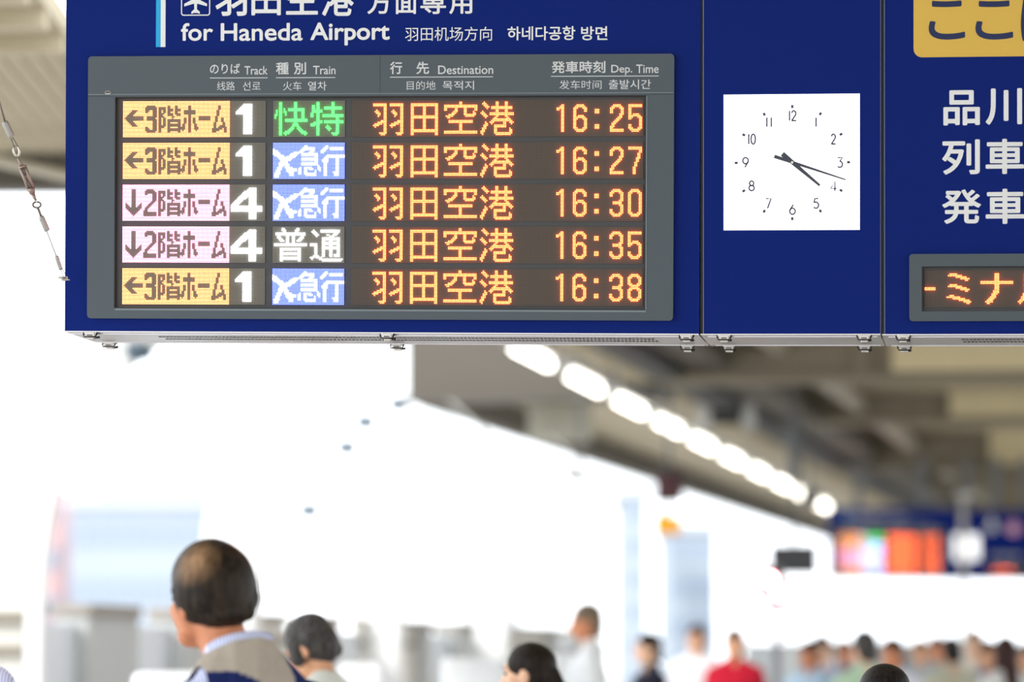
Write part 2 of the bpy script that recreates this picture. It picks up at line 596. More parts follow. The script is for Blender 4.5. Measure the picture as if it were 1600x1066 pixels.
def hanger(root, xs, zt, top):
    for x in xs:
        bm = BM()
        box(bm, x - .05, x + .05, DEPTH / 2 - .05, DEPTH / 2 + .05, zt - .02, top, 0, .006)
        box(bm, x - .09, x + .09, DEPTH / 2 - .09, DEPTH / 2 + .09, zt - .001, zt + .014, 0, .002)
        obj('hanger_post', bm, mat('hanger paint', (0.16, 0.17, 0.19), rough=0.45), root)


TOP_PX = -60
# ================================================================== unit A : departure board
fA = Frame(598, 519, -0.0048)
rootA = empty('departure_board', fA.M, 'large navy departure board with five rows of lit times, nearest of the hanging signs', 'departure board')
ax0 = fA(102.3, 260)[0]; ax1 = fA(1093.6, 260)[0]
azb = fA(598, 519.3)[1]; azt = fA(598, TOP_PX)[1]
cabinet(fA, rootA, ax0, ax1, azb, azt, (fA(231, 525)[0], fA(1012, 525)[0]), 0, .005, .001)
for x in (140, 604, 1072):
    latch(rootA, fA(x, 519)[0], azb, True)
    latch(rootA, fA(x - 14, 519)[0], azb, False)
hanger(rootA, (fA(330, 0)[0], fA(860, 0)[0]), azt, azt + 0.75)
frA, (sx0, sx1, sz0, sz1) = frame_plate(fA, rootA, 'display_frame', 139, 1053.2, 86.7, 499.5, 181, 1009.5, 150.5, 483, .0105, -.016, 0.0, M_GREY)
bm = BM()
box(bm, sx0 - .002, sx1 + .002, -.0034, -.0004, sz0 - .002, sz1 + .002)
obj('screen', bm, M_SCREEN, rootA)
bm = BM()           # black rebate round the window
RW = .0035
box(bm, sx0, sx1, -.0155, -.003, sz1 - RW, sz1); box(bm, sx0, sx0 + RW * .7, -.0155, -.003, sz0, sz1)
box(bm, sx1 - RW * .5, sx1, -.0155, -.003, sz0, sz1); box(bm, sx0, sx1, -.0155, -.003, sz0, sz0 + RW * .4)
obj('screen_rebate', bm, M_RECESS, rootA)
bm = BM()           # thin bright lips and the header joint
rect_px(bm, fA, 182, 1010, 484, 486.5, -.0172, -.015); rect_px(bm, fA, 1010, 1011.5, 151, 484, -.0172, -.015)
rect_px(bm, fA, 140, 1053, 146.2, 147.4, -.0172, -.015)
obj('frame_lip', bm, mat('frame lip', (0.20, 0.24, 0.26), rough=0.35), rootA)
bm = BM()
rect_px(bm, fA, 595, 595.7, 88, 150, -.0166, -.001)
rect_px(bm, fA, 140, 180, 150.8, 151.5, -.0168, -.015); rect_px(bm, fA, 1011, 1053, 147.5, 148.3, -.0168, -.015)
obj('panel_seam', bm, M_SEAM, rootA)
bm = BM()
ccx, ccz = fA(171, 146.5)
tube(bm, [(ccx + .008 * math.cos(PI * i / 8), -.0175, ccz + .006 * math.sin(PI * i / 8)) for i in range(9)], .0012, 6)
box(bm, ccx - .007, ccx + .007, -.019, -.016, ccz - .0022, ccz + .0002, 0, .0006)
obj('frame_catch', bm, M_STEEL, rootA)
bm = BM()
rect_px(bm, fA, 244, 251.4, TOP_PX + 12, 73.5, -.0012, .001)
obj('cyan_stripe', bm, M_CYAN, rootA)
bm = BM()
rect_px(bm, fA, 251.4, 258.8, TOP_PX + 12, 73.5, -.0012, .001)
obj('white_stripe', bm, M_WHITE, rootA)

letter(fA, rootA, 'title_lettering', [('羽', 337, 386, -29, 25, .018), ('田', 393, 439, -24, 24, .018), ('空', 447, 497, -29, 23, .018), ('港', 502, 553, -29, 25, .018),
                                       ('方', 574, 611, -15, 22, .016), ('面', 617, 652, -13, 22, .016), ('専', 657, 697, -15, 22, .016), ('用', 702, 738, -13, 22, .016)], M_WHITE)
letter(fA, rootA, 'english_lettering', [('for', 283, 333, 36, 64, .022), ('Haneda', 345, 473, 36, 64, .022), ('Airport', 485, 609, 35, 71, .022)], M_WHITE)
letter(fA, rootA, 'chinese_lettering', [('羽田机场方向', 633, 769, 42, 64, .004)], M_WHITE)
letter(fA, rootA, 'korean_lettering', [('하네다공항', 793, 899, 41, 63, .014), ('방면', 908, 949, 41, 63, .014)], M_WHITE)
# airport pictogram: rounded outline and a plane
bm = BM()
o1 = [fA(0, 0) for _ in ()]
X0, ZT = fA(283, 0); X1, ZB = fA(328.5, 24.5)
ZT = fA(300, -20)[1]
outer = rrect(X0, X1, ZB, ZT, .0075); inner = rrect(X0 + .003, X1 - .003, ZB + .003, ZT - .003, .005)
va = [bm.verts.new((x, -.0012, z)) for x, z in outer]; vb = [bm.verts.new((x, -.0012, z)) for x, z in inner]
for i in range(len(va)):
    j = (i + 1) % len(va)
    bm.faces.new([va[i], va[j], vb[j], vb[i]])
cx = (X0 + X1) / 2
s = (X1 - X0) / 45.0
zc = fA(305, 1.5)[1]
pl = [(0, 15), (1.6, 13), (2.3, 10), (2.3, 3.5), (17.5, -4.2), (17.5, -8.2), (2.3, -4), (1.9, -12.5), (6.5, -16.5), (6.5, -19.6), (0.8, -17.6), (0, -19)]
pts = [(cx + x * s, zc + z * s) for x, z in pl] + [(cx - x * s, zc + z * s) for x, z in pl[-2:0:-1]]
bmesh.ops.triangulate(bm, faces=[f for f in prism(bm, pts, -.0014, -.0002) if len(f.verts) > 4])
obj('airport_pictogram', bm, M_WHITE, rootA)

YH = -.0168
letter(fA, rootA, 'track_heading', [('のりば', 330, 377, 100, 116, .012), ('Track', 384, 420, 104, 117.3, .012), ('线路', 341, 369, 128, 142, .004), ('선로', 381, 409, 128, 142, .004)], M_LETTER, YH)
letter(fA, rootA, 'train_heading', [('種', 433, 453, 98, 117, .018), ('別', 461, 480, 98, 117, .018), ('Train', 491, 526, 103.5, 117, .012), ('火车', 444, 473, 128, 142, .004), ('열차', 483, 512, 128, 142, .006)], M_LETTER, YH)
letter(fA, rootA, 'destination_heading', [('行', 611, 630, 97, 116.5, .018), ('先', 652, 672, 97, 116.5, .018), ('Destination', 686, 772, 103, 116.5, .012), ('目的地', 637, 682, 127, 141, .004), ('목적지', 693, 742, 127, 141, .006)], M_LETTER, YH)
letter(fA, rootA, 'departure_heading', [('発車時刻', 863, 947, 96, 115, .018), ('Dep.', 956, 989, 102, 118, .012), ('Time', 995, 1030, 101.5, 115, .012), ('发车时间', 875, 941, 126, 140, .004), ('출발시간', 952, 1018, 125, 140, .006)], M_LETTER, YH)
for x0, x1, y in ((330, 420, 122.4), (433, 525.5, 122), (611, 771.5, 121), (862, 1030, 119.7)):
    bm = BM()
    rect_px(bm, fA, x0, x1, y - .6, y + .6, -.0171, -.0155)
    obj('heading_rule', bm, M_LETTER, rootA)

pit_x = (fA(359.3, 190)[0] - fA(192.4, 190)[0]) / 72.0
pit_z = (fA(420, 157.0)[1] - fA(420, 213.9)[1]) / 24.0
ROW_Y = [157.0 + 65.75 * i for i in range(5)]
rows = [(TRACK3, L_ORANGE, ONE, None, RAPID, L_GREEN, '25'), (TRACK3, L_ORANGE, ONE, FULL48, EXPR, L_WHITE, '27'), (TRACK2, L_PINK, FOUR, FULL48, EXPR, L_WHITE, '30'),
        (TRACK2, L_PINK, FOUR, None, LOCAL, L_WHITE, '35'), (TRACK3, L_ORANGE, ONE, FULL48, EXPR, L_WHITE, '38')]
YB = -0.0058
for i, (tr, trm, num, field, typ, tym, mins) in enumerate(rows):
    z1 = fA(598, ROW_Y[i])[1]
    xt = fA(192.4, 320)[0]
    b = board(rootA, 'track_matrix', xt, z1, pit_x, pit_z, 96, 24, YB, M_CELL)
    bm = BM(); dots(bm, xt, z1, pit_x, pit_z, tr, YB)
    obj('lit_platform_name', bm, trm, b)
    bm = BM(); dots(bm, xt + 72 * pit_x, z1, pit_x, pit_z, num, YB)
    obj('lit_track_number', bm, L_WHITE, b)
    xk = fA(426.8, 320)[0]
    b = board(rootA, 'train_matrix', xk, z1, pit_x, pit_z, 48, 24, YB, M_CELL)
    if field:
        bm = BM(); dots(bm, xk, z1, pit_x, pit_z, field - typ, YB)
        obj('lit_blue_field', bm, L_BLUE, b)
    bm = BM(); dots(bm, xk, z1, pit_x, pit_z, typ, YB)
    obj('lit_train_type', bm, tym, b)
    xd = fA(550, 320)[0]
    pd = (fA(1005.4, 320)[0] - xd) / 192.0
    b = board(rootA, 'destination_matrix', xd, z1, pd, pit_z, 192, 24, YB, M_CELLO)
    bm = BM(); dots(bm, xd, z1, pd, pit_z, DEST, YB)
    obj('lit_destination', bm, L_AMBER, b)
    bm = BM(); dots(bm, xd, z1, pd, pit_z, clock_text(mins[0], mins[1]), YB)
    obj('lit_departure_time', bm, L_AMBER, b)

# ================================================================== unit B : clock panel
fB = Frame(1238, 521.6, 0.0)
rootB = empty('clock_panel', fB.M, 'navy hanging panel with a square white lit clock, right of the nearest departure board', 'clock panel')
bx0 = fB(1098.3, 260)[0]; bx1 = fB(1376.3, 260)[0]
bzb = fB(1238, 521.6)[1]; bzt = fB(1238, TOP_PX)[1]
cabinet(fB, rootB, bx0, bx1, bzb, bzt, None, .0075, .001, .001)
for x in (1131, 1350):
    latch(rootB, fB(x, 521)[0], bzb, True)
    latch(rootB, fB(x - 6, 521)[0], bzb, False)
hanger(rootB, (fB(1238, 0)[0],), bzt, bzt + 0.75)
bm = BM()
box(bm, bx0, bx0 + .0026, -.0012, .01, bzb, bzt); box(bm, bx1 - .0016, bx1, -.0010, .01, bzb, bzt)
obj('edge_highlight', bm, M_EDGE, rootB)  # strips carry the edge highlight in their colour
bm = BM()
box(bm, bx0 - .006, bx0 - .0005, .004, .06, bzb - .004, bzt)  # black strip stands in for the dark gap between cabinets
obj('joint_dark_gap', bm, M_RECESS, rootB)
bm = BM()
rect_px(bm, fB, 1130.8, 1343.4, 147.2, 359.6, -.0015, .003)
obj('clock_face', bm, mat('lit clock face', (0.3, 0.3, 0.3), rough=0.4, emit=(1, 1, 1), strength=1.45, vary=0), rootB)
ccx, ccz = fB(1238.0, 254.2)
PXM = (fB(1343.4, 254)[0] - fB(1130.8, 254)[0]) / 212.6
M_CLK = mat('clock ink', srgb(64, 64, 92), rough=0.6, vary=0)
M_CLKP = mat('pale minute mark', (0.7, 0.7, 0.74), rough=0.6, emit=(0.9, 0.9, 0.95), strength=.72, vary=0)


def cp(dx, dy):
    return ccx + dx * PXM, ccz - dy * PXM


def ribbon(bm, pts, w, y, mi=0):
    """flat mitred stroke through (x,z) points"""
    n = len(pts)
    L, R = [], []
    for i in range(n):
        a = Vector(pts[max(i - 1, 0)]); b = Vector(pts[min(i + 1, n - 1)])
        d = (b - a).normalized()
        nx = Vector((-d.y, d.x)) * w / 2
        p = Vector(pts[i])
        L.append(bm.verts.new((p.x + nx.x, y, p.y + nx.y))); R.append(bm.verts.new((p.x - nx.x, y, p.y - nx.y)))
    for i in range(n - 1):
        f = bm.faces.new([L[i], L[i + 1], R[i + 1], R[i]])
        f.material_index = mi


def arc(cx, cz, rx, rz, a0, a1, n=14):
    return [(cx + rx * math.cos(math.radians(a0 + (a1 - a0) * i / n)), cz + rz * math.sin(math.radians(a0 + (a1 - a0) * i / n))) for i in range(n + 1)]


NUM = {'0': [arc(.5, .5, .42, .5, 0, 360, 28)], '1': [[(.5, 0), (.5, 1)]],
       '2': [arc(.46, .72, .40, .28, 170, -30) + [(.05, 0)], [(.03, .01), (.95, .01)]],
       '3': [[(.06, .99), (.85, .99), (.42, .60)] + arc(.42, .31, .46, .30, 85, -140)],
       '4': [[(.72, 0), (.72, 1), (.02, .26), (1, .26)]],
       '5': [[(.85, .99), (.25, .99), (.12, .58)] + arc(.44, .32, .46, .31, 120, -145)],
       '6': [[(.62, 1), (.12, .45)], arc(.5, .32, .45, .32, 0, 360, 26)],
       '7': [[(.02, .99), (.95, .99), (.30, 0)]],
       '8': [arc(.5, .76, .36, .24, 0, 360, 22), arc(.5, .27, .46, .27, 0, 360, 24)],
       '9': [[(.40, 0), (.90, .58)], arc(.5, .68, .45, .32, 0, 360, 26)]}
for lab, x, y, w, h in (('12', 1238.2, 181, 13, 15.5), ('1', 1275.2, 191, 6, 14), ('2', 1302.5, 217.5, 7.5, 15.5), ('3', 1313, 254, 9, 15.5), ('4', 1302.5, 291, 9, 15),
                        ('5', 1275.5, 318, 9, 15.5), ('6', 1238.3, 327.5, 9.5, 15), ('7', 1201, 318, 8.5, 15.5), ('8', 1174.5, 290.5, 9, 15), ('9', 1165, 254, 9.5, 15),
                        ('10', 1174.5, 217.5, 13, 15.5), ('11', 1201.8, 191, 10, 14.5)):
    n = len(lab)
    bm = BM()
    for k, ch in enumerate(lab):
        cw = w if n == 1 else (w * .62 if ch != '1' else w * .3)
        if n == 1: xo = x - w / 2
        elif k == 0: xo = x - w / 2
        else: xo = x + w / 2 - cw
        for st in NUM[ch]:
            pts = [fB(xo + px * cw, y + h / 2 - pz * h) for px, pz in st]
            ribbon(bm, pts, 2.25 * PXM, -.0021)
    obj('numeral', bm, M_CLK, rootB)
bm = BM()
for k in range(60):
    a = math.radians(k * 6)
    c, s2 = math.sin(a), -math.cos(a)
    if k % 5 == 0:
        r0, r1, w = 85.3, 90.1, 3.8
    else:
        r0, r1, w = 86.6, 88.4, 1.3
    p = [cp(c * r0, s2 * r0), cp(c * r1, s2 * r1)]
    ribbon(bm, p, w * PXM, -.0021, 0 if k % 5 == 0 else 1)
obj('minute_marks', bm, [M_CLK, M_CLKP], rootB)


def hand(name, tail, tip, w0, w1, y):
    bm = BM()
    a, b = Vector(fB(*tail)), Vector(fB(*tip))
    d = (b - a).normalized(); nx = Vector((-d.y, d.x))
    q = [a + nx * w0 / 2 * PXM, a - nx * w0 / 2 * PXM, b - nx * w1 / 2 * PXM, b + nx * w1 / 2 * PXM]
    prism(bm, [(p.x, p.y) for p in q], y, y + .0012)
    return obj(name, bm, mat('clock hand', srgb(66, 70, 84), rough=0.5, vary=0), rootB)


hand('hour_hand', (1222.5, 240.5), (1281, 290), 8.0, 3.6, -.0042)
hand('minute_hand', (1210, 244.5), (1321.5, 281), 5.6, 1.9, -.0060)
bm = BM()
px_, pz_ = fB(1238, 254)
bmesh.ops.create_cone(bm, cap_ends=True, segments=20, radius1=2.4 * PXM, radius2=2.0 * PXM, depth=.003, matrix=Matrix.Translation((px_, -.0072, pz_)) @ Matrix.Rotation(PI / 2, 4, 'X'))
obj('hand_hub', bm, M_STEEL, rootB)

# ================================================================== unit C : boarding notice panel
fC = Frame(1600, 521.8, 0.001)
rootC = empty('notice_panel', fC.M, 'navy hanging panel with yellow notice and white characters at the right edge of the photo', 'notice panel')
cx0 = fC(1381.3, 260)[0]; cx1 = fC(1850, 260)[0]
czb = fC(1600, 521.8)[1]; czt = fC(1600, TOP_PX)[1]
cabinet(fC, rootC, cx0, cx1, czb, czt, (fC(1502, 525)[0], fC(1790, 525)[0]), .0065, .001, .005)
for x in (1411, 1800):
    latch(rootC, fC(x, 521)[0], czb, True)
    latch(rootC, fC(x - 3, 521)[0], czb, False)
hanger(rootC, (fC(1480, 0)[0], fC(1740, 0)[0]), czt, czt + 0.75)
bm = BM()
box(bm, cx0, cx0 + .0026, -.0012, .01, czb, czt)
obj('edge_highlight', bm, M_EDGE, rootC)
bm = BM()
box(bm, cx0 - .008, cx0 - .0005, .004, .06, czb - .004, czt)  # blacks in the shaded gap beside the clock panel
obj('joint_dark_gap', bm, M_RECESS, rootC)
bm = BM()
yx0, yzb = fC(1427.5, 89); yx1, yzt = fC(1800, -35)
yzb = fC(1500, 89)[1]
prism(bm, rrect(yx0, yx1, yzb, yzt, .022), -.0012, .001)
yellowC = obj('yellow_notice', bm, M_YEL, rootC)
letter(fC, rootC, 'notice_lettering', [('こ', 1451, 1508, 1, 62, .020), ('こ', 1524, 1583, 1, 62, .020), ('は', 1595, 1656, -4, 64, .020)], M_NAVYTXT, -.0016)
letter(fC, rootC, 'white_lettering', [('品', 1474, 1531, 141, 196, .022), ('川', 1540, 1597, 138, 195, .022), ('列', 1472, 1531, 218, 273, .022), ('車', 1540, 1600, 217, 272, .022),
                                       ('発', 1472, 1533, 296, 350, .020), ('車', 1540, 1601, 295, 350, .022)], M_WHITE)
_, (qx0, qx1, qz0, qz1) = frame_plate(fC, rootC, 'display_frame', 1421, 1830, 396.5, 501.8, 1440.5, 1812, 416, 486.5, .009, -.016, 0.0, M_GREY)
bm = BM()
box(bm, qx0 - .002, qx1 + .002, -.0034, -.0004, qz0 - .002, qz1 + .002)
obj('screen', bm, M_SCREEN, rootC)
bm = BM()
box(bm, qx0, qx1, -.0155, -.003, qz1 - RW * .6, qz1); box(bm, qx0, qx0 + RW * .7, -.0155, -.003, qz0, qz1)
obj('screen_rebate', bm, M_RECESS, rootC)
pc = fC(1445 + 24.2, 450)[0] - fC(1445, 450)[0]
pc /= 10.0
zc1 = fC(1530, 422.3)[1]
xc0 = fC(1444.8, 450)[0]
b = board(rootC, 'ticker_matrix', xc0, zc1, pc, pc, 144, 24, YB, M_CELLO)
bm = BM(); dots(bm, xc0, zc1, pc, pc, STRIP, YB)
obj('lit_ticker_text', bm, L_AMBER, b)

# ================================================================== the station round it
PD = Vector((math.sin(math.radians(10.05)), math.cos(math.radians(10.05)), 0))     # along the platform
PQ = Vector((PD.y, -PD.x, 0))                                                       # across it, to the right
L0 = Vector((0.176, 33.0, 0))


def plat(s, t, z=0.0):
    return L0 + PD * s + PQ * t + Vector((0, 0, z))


def platM(s, t, z=0.0, rot=0.0):
    return Matrix.Translation(plat(s, t, z)) @ Matrix.Rotation(-math.radians(10.05) + rot, 4, 'Z')


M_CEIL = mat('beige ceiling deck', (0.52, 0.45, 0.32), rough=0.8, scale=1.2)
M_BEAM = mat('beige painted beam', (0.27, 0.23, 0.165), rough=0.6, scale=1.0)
M_BROWN = mat('brown painted girder', (0.085, 0.072, 0.055), rough=0.6, scale=1.0)
M_DARK = mat('dark tray metal', (0.03, 0.03, 0.03), rough=0.6)
M_ARCH = mat('white arch paint', (0.92, 0.92, 0.91), rough=0.45, scale=1)
M_FLOOR = mat('platform paving', (0.42, 0.41, 0.39), rough=0.8, scale=3, bump=.05)
M_GROUND = mat('pale ground', (0.45, 0.45, 0.44), rough=0.9, scale=.2)
M_PIPE = mat('pale conduit', (0.42, 0.38, 0.30), rough=0.5)
M_LAMP = mat('lamp tube', (0.8, 0.8, 0.78), rough=0.5, emit=(1.0, 0.95, 0.84), strength=7.0, vary=0)
M_LAMPB = mat('lamp housing', (0.5, 0.5, 0.48), rough=0.4)

bm = BM()
box(bm, -60, 14, -60, 150, -.3, 0, M=None)
fl = obj('floor', bm, M_FLOOR, None, M=platM(0, 0))
for v in fl.data.vertices:
    v.co.x = -5.3 if v.co.x < 0 else v.co.x
tag(fl, kind='structure')
bm = BM()
box(bm, -400, 400, -80, 700, -1.6, -1.3)
tag(obj('ground', bm, M_GROUND, None), kind='structure')

H1 = EYE + 3.15
# near canopy with a skylight gap
bm = BM()
box(bm, -3.7, -2.255, 12.0, 19.4, H1, H1 + .12)
box(bm, -3.7, -1.2, 19.4, 24.1, H1, H1 + .12)
box(bm, -1.2, 11, -14.0, 29.0, H1, H1 + .12)
box(bm, -4.3, -1.2, -14.0, 12.0, H1, H1 + .12)  # unseen slab, added to keep the sun off the sign and the man
y = 18.9
x = -3.6
while x < -1.4:                       # ribbed soffit sheet
    box(bm, x, x + .02, 19.5, 23.8, H1 - .012, H1)
    x += .10
x = 12.4
while x < 19.2:
    box(bm, -3.65, -2.265, x, x + .16, H1 - .10, H1)
    x += .75
tag(obj('ceiling', bm, M_CEIL, None), kind='structure')
bm = BM()
box(bm, -3.7, -1.2, 23.8, 24.1, EYE + 2.93, H1 + .1)
tag(obj('trim_1', bm, M_BROWN, None), kind='structure')
bm = BM()
tube(bm, [(-3.6, 23.2, H1 - .06), (-3.16, 22.9, EYE + 3.0), (-2.4, 22.6, EYE + 2.80), (-1.6, 22.3, EYE + 2.74)], .035, 8)
tag(obj('conduit', bm, M_PIPE, None), 'pale bent conduit pipe under the near canopy, left of the nearest departure board', 'pipe')

# main roof
ROOF = EYE + 3.3
bm = BM()
box(bm, -1.0, 13, -4, 90, ROOF, ROOF + .15)
box(bm, -3.2, -1.0, 11.6, 90, ROOF, ROOF + .15)
s_ = -3
while s_ < 90:
    box(bm, -.9, 13, s_, s_ + .25, ROOF - .12, ROOF)
    s_ += 2.0
tag(obj('ceiling', bm, M_CEIL, None, M=platM(0, 0)), kind='structure')
for i, s_ in enumerate((4.5, 13.5, 22.5, 31.5, 42, 54, 68)):
    bm = BM()
    lo = EYE + (2.72 if i % 2 == 0 else 2.85)
    box(bm, .5, 13, s_, s_ + .35, lo, ROOF)
    box(bm, .5, 13, s_ - .08, s_ + .43, lo - .04, lo + .03)
    for q in (2.4, 4.6, 6.8, 9.0):
        box(bm, q, q + .12, s_ - .06, s_, lo, ROOF)
    if i < 3:
        box(bm, 2.75, 5.2, s_ - .09, s_ - .06, lo + .04, ROOF - .01, 1)
        box(bm, 5.3, 7.4, s_ - .09, s_ - .06, lo + .04, ROOF - .01, 1)
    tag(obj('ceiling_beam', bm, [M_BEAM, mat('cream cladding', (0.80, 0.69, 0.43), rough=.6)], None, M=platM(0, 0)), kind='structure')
bm = BM()
box(bm, -3.4, -.35, 11.2, 11.6, EYE + 3.02, EYE + 4.6)
box(bm, -3.4, -.35, 11.1, 11.7, EYE + 2.98, EYE + 3.06)
tag(obj('trim_2', bm, M_BROWN, None, M=platM(0, 0)), kind='structure')
bm = BM()
box(bm, -3.35, -3.1, 11.6, 90, EYE + 2.95, ROOF + .1)
tag(obj('trim_3', bm, M_BROWN, None, M=platM(0, 0)), kind='structure')
bm = BM()
box(bm, .42, .72, -3, 60, EYE + 2.72, EYE + 2.80)
box(bm, .42, .44, -3, 60, EYE + 2.80, EYE + 2.88); box(bm, .70, .72, -3, 60, EYE + 2.80, EYE + 2.88)
s_ = -2.5
while s_ < 60:
    box(bm, .55, .58, s_, s_ + .03, EYE + 2.86, ROOF); s_ += 3
tag(obj('cable_tray', bm, M_DARK, None, M=platM(0, 0)), 'dark cable tray hung along the ceiling just right of the lamp row', 'cable tray')
bm = BM()
box(bm, 1.6, 1.75, -3, 70, EYE + 2.95, EYE + 3.1)
tag(obj('conduit', bm, M_PIPE, None, M=platM(0, 0)), 'pale square duct running along the ceiling right of the cable tray', 'duct')

# lamps : a straight descending row
A = at(832, 557, 33.0)
B = at(1285, 790, 58.8)
dv = (B - A).normalized()
lampM0 = dv.to_track_quat('Y', 'Z').to_matrix().to_4x4()
names = ['first lit tube lamp of the row, nearest the camera, just under the sign', 'second lit tube lamp of the ceiling row counted from the sign', 'third lit tube lamp of the ceiling row counted from the sign',
         'fourth lit tube lamp of the ceiling row counted from the sign', 'fifth lit tube lamp of the ceiling row counted from the sign', 'sixth lit tube lamp of the ceiling row counted from the sign',
         'fourth lit tube lamp from the far end of the row', 'third lit tube lamp from the far end of the row', 'second lit tube lamp from the far end of the row', 'last lit tube lamp of the row, nearest the far departure board']
tmesh = hmesh = smesh = None
for i in range(10):
    p = A.lerp(B, i / 9.0)
    M = lampM0.copy(); M.translation = p
    r = empty('ceiling_lamp', M, names[i], 'lamp', 'tube lamps in the ceiling row')
    if tmesh is None:
        bm = BM(); tube(bm, [(0, -.84, 0), (0, .84, 0)], .05, 12); t = obj('lamp_tube', bm, M_LAMP, r); tmesh = t.data
        bm = BM(); box(bm, -.09, .09, -1.2, 1.2, .055, .12, 0, .01); box(bm, -.03, .03, -1.19, -1.13, -.03, .06); box(bm, -.03, .03, 1.13, 1.19, -.03, .06)
        t = obj('lamp_housing', bm, M_LAMPB, r); hmesh = t.data
        bm = BM(); tube(bm, [(0, 0, .12), (0, 0, .72)], .012, 6)
        t = obj('hanger_rod', bm, M_LAMPB, r, M=Matrix.Translation((0, -.8, 0))); smesh = t.data
        link('hanger_rod', smesh, None, r, Matrix.Translation((0, .8, 0)))
    else:
        link('lamp_tube', tmesh, None, r); link('lamp_housing', hmesh, None, r); link('hanger_rod', smesh, None, r, Matrix.Translation((0, -.8, 0))); link('hanger_rod', smesh, None, r, Matrix.Translation((0, .8, 0)))

# ------------------------------------------------------------------ far copy of the hanging signs
def children(o):
    return [c for c in bpy.data.objects if c.parent == o]


def copy_tree(o, parent=None, skip=()):
    c = o.copy()
    COL.objects.link(c)
    c.parent = parent
    for ch in children(o):
        if ch.name.split('.')[0] in skip:
            continue
        copy_tree(ch, c, skip)
    return c


ref = rootA.matrix_basis @ Vector((fA(594, 317)[0], 0, fA(594, 317)[1]))
tgt = at(1389, 866, 54.5)
MV = Matrix.Translation(tgt) @ Matrix.Rotation(-math.radians(3.0), 4, 'Z') @ Matrix.Translation(-ref)
farA = copy_tree(rootA); farA.matrix_basis = MV @ rootA.matrix_basis
farA['label'] = 'distant blurred departure board glowing orange, pink and green above the crowd at right'
farB = copy_tree(rootB); farB.matrix_basis = MV @ rootB.matrix_basis
farB['label'] = 'distant blurred clock panel behind the pale sign pole'
farC = copy_tree(rootC, None, ('yellow_notice', 'notice_lettering', 'white_lettering')); farC.matrix_basis = MV @ rootC.matrix_basis
farC['label'] = 'distant blurred navy panel with pink disc and white emblem, at the right edge'
for nm, px, py, r, m in (('pink_disc', 1507, 89, 55, mat('pink disc film', srgb(236, 176, 205), rough=.5)),):
    bm = BM()
    x, z = fC(px + 130, py)
    prism(bm, [(x + r / 592 * math.cos(i * PI / 16), z + r / 592 * math.sin(i * PI / 16)) for i in range(32)], -.0016, .001)
    obj(nm, bm, m, farC)
bm = BM()
x, z = fC(1453, 66)
u = 1 / 592
for pts in ([(-14, -60), (14, -60), (14, 60), (-14, 60)], [(-52, -20), (-14, 26), (-14, -2), (-52, -50)], [(52, -20), (14, 26), (14, -2), (52, -50)], [(-14, 60), (14, 60), (0, 84)]):
    prism(bm, [(x + a * u, z + b * u) for a, b in pts], -.0016, .001)
obj('white_emblem', bm, M_WHITE, farC)
bm = BM()
for k, (a, b) in enumerate(((1440, 1500), (1512, 1600), (1612, 1700))):
    rect_px(bm, fC, a, b, 300, 352, -.0014, .001)
obj('pale_lettering_strip', bm, mat('faint lettering', (.25, .27, .31), rough=.5), farC)

# pale pole standing in front of the far clock
px = at(1507, 1030, 51.0).x
bm = BM()
tube(bm, [(0, 0, 0), (0, 0, EYE + 2.16)], .042, 14)
bmesh.ops.create_cone(bm, cap_ends=True, segments=16, radius1=.14, radius2=.12, depth=.04, matrix=Matrix.Translation((0, 0, .02)))
box(bm, -.09, .09, -.09, .09, EYE + 2.14, EYE + 2.2, 0, .01)
tag(obj('sign_pole', bm, mat('pale pole paint', (0.72, 0.70, 0.66), rough=.4), None, M=Matrix.Translation((px, 51.0, 0))), 'pale grey pole standing in front of the distant clock panel', 'pole')

# ------------------------------------------------------------------ stay cable at the left of the board
M_WIRE = mat('galvanised wire', (0.22, 0.19, 0.17), rough=0.45, metal=.6)
M_FERR = mat('pressed ferrule', (0.42, 0.40, 0.38), rough=0.5, metal=.5, scale=80, bump=.4)
M_TURN = mat('turnbuckle brass', (0.36, 0.27, 0.23), rough=0.4, metal=.5)
YC = 10.05


def cb(px, py):
    k = (437 - py) / 437.0
    return at(px, py, YC + .12 - .15 * k)


o0 = cb(100, 434)
cable = empty('stay_cable', Matrix.Translation(o0), 'thin steel stay cable with turnbuckle running up from the left edge of the nearest board', 'cable')


def rel(*pp):
    return [cb(x, y) - o0 for x, y in pp]


bm = BM()
tube(bm, rel((100, 434), (94, 418)) , .0010, 6)
tube(bm, rel((102, 428), (94.5, 416)), .0010, 6)
tube(bm, rel((88, 400), (72.5, 360)), .0015, 6)
tube(bm, rel((65, 340), (59, 325)), .0035, 8)
tube(bm, rel((22.5, 231), (17, 216)), .0016, 6)
tube(bm, rel((28, 229), (19.5, 215)), .0016, 6)
tube(bm, rel((8, 191), (0, 163), (-45, 20), (-130, -250), (-300, -790)), .0026, 8)
obj('wire', bm, M_WIRE, cable)
for a, b, r in (((95.5, 422), (88, 400), .006), ((74, 361), (64, 338), .0085), ((18, 214), (7, 190), .0095)):
    bm = BM()
    pa, pb = rel(a, b)
    n = 9
    tube(bm, [pa.lerp(pb, i / n) for i in range(n + 1)], [r * (.8 if i in (0, n) else (1.0 if i % 2 else .9)) for i in range(n + 1)], 10)
    obj('ferrule', bm, M_FERR, cable)


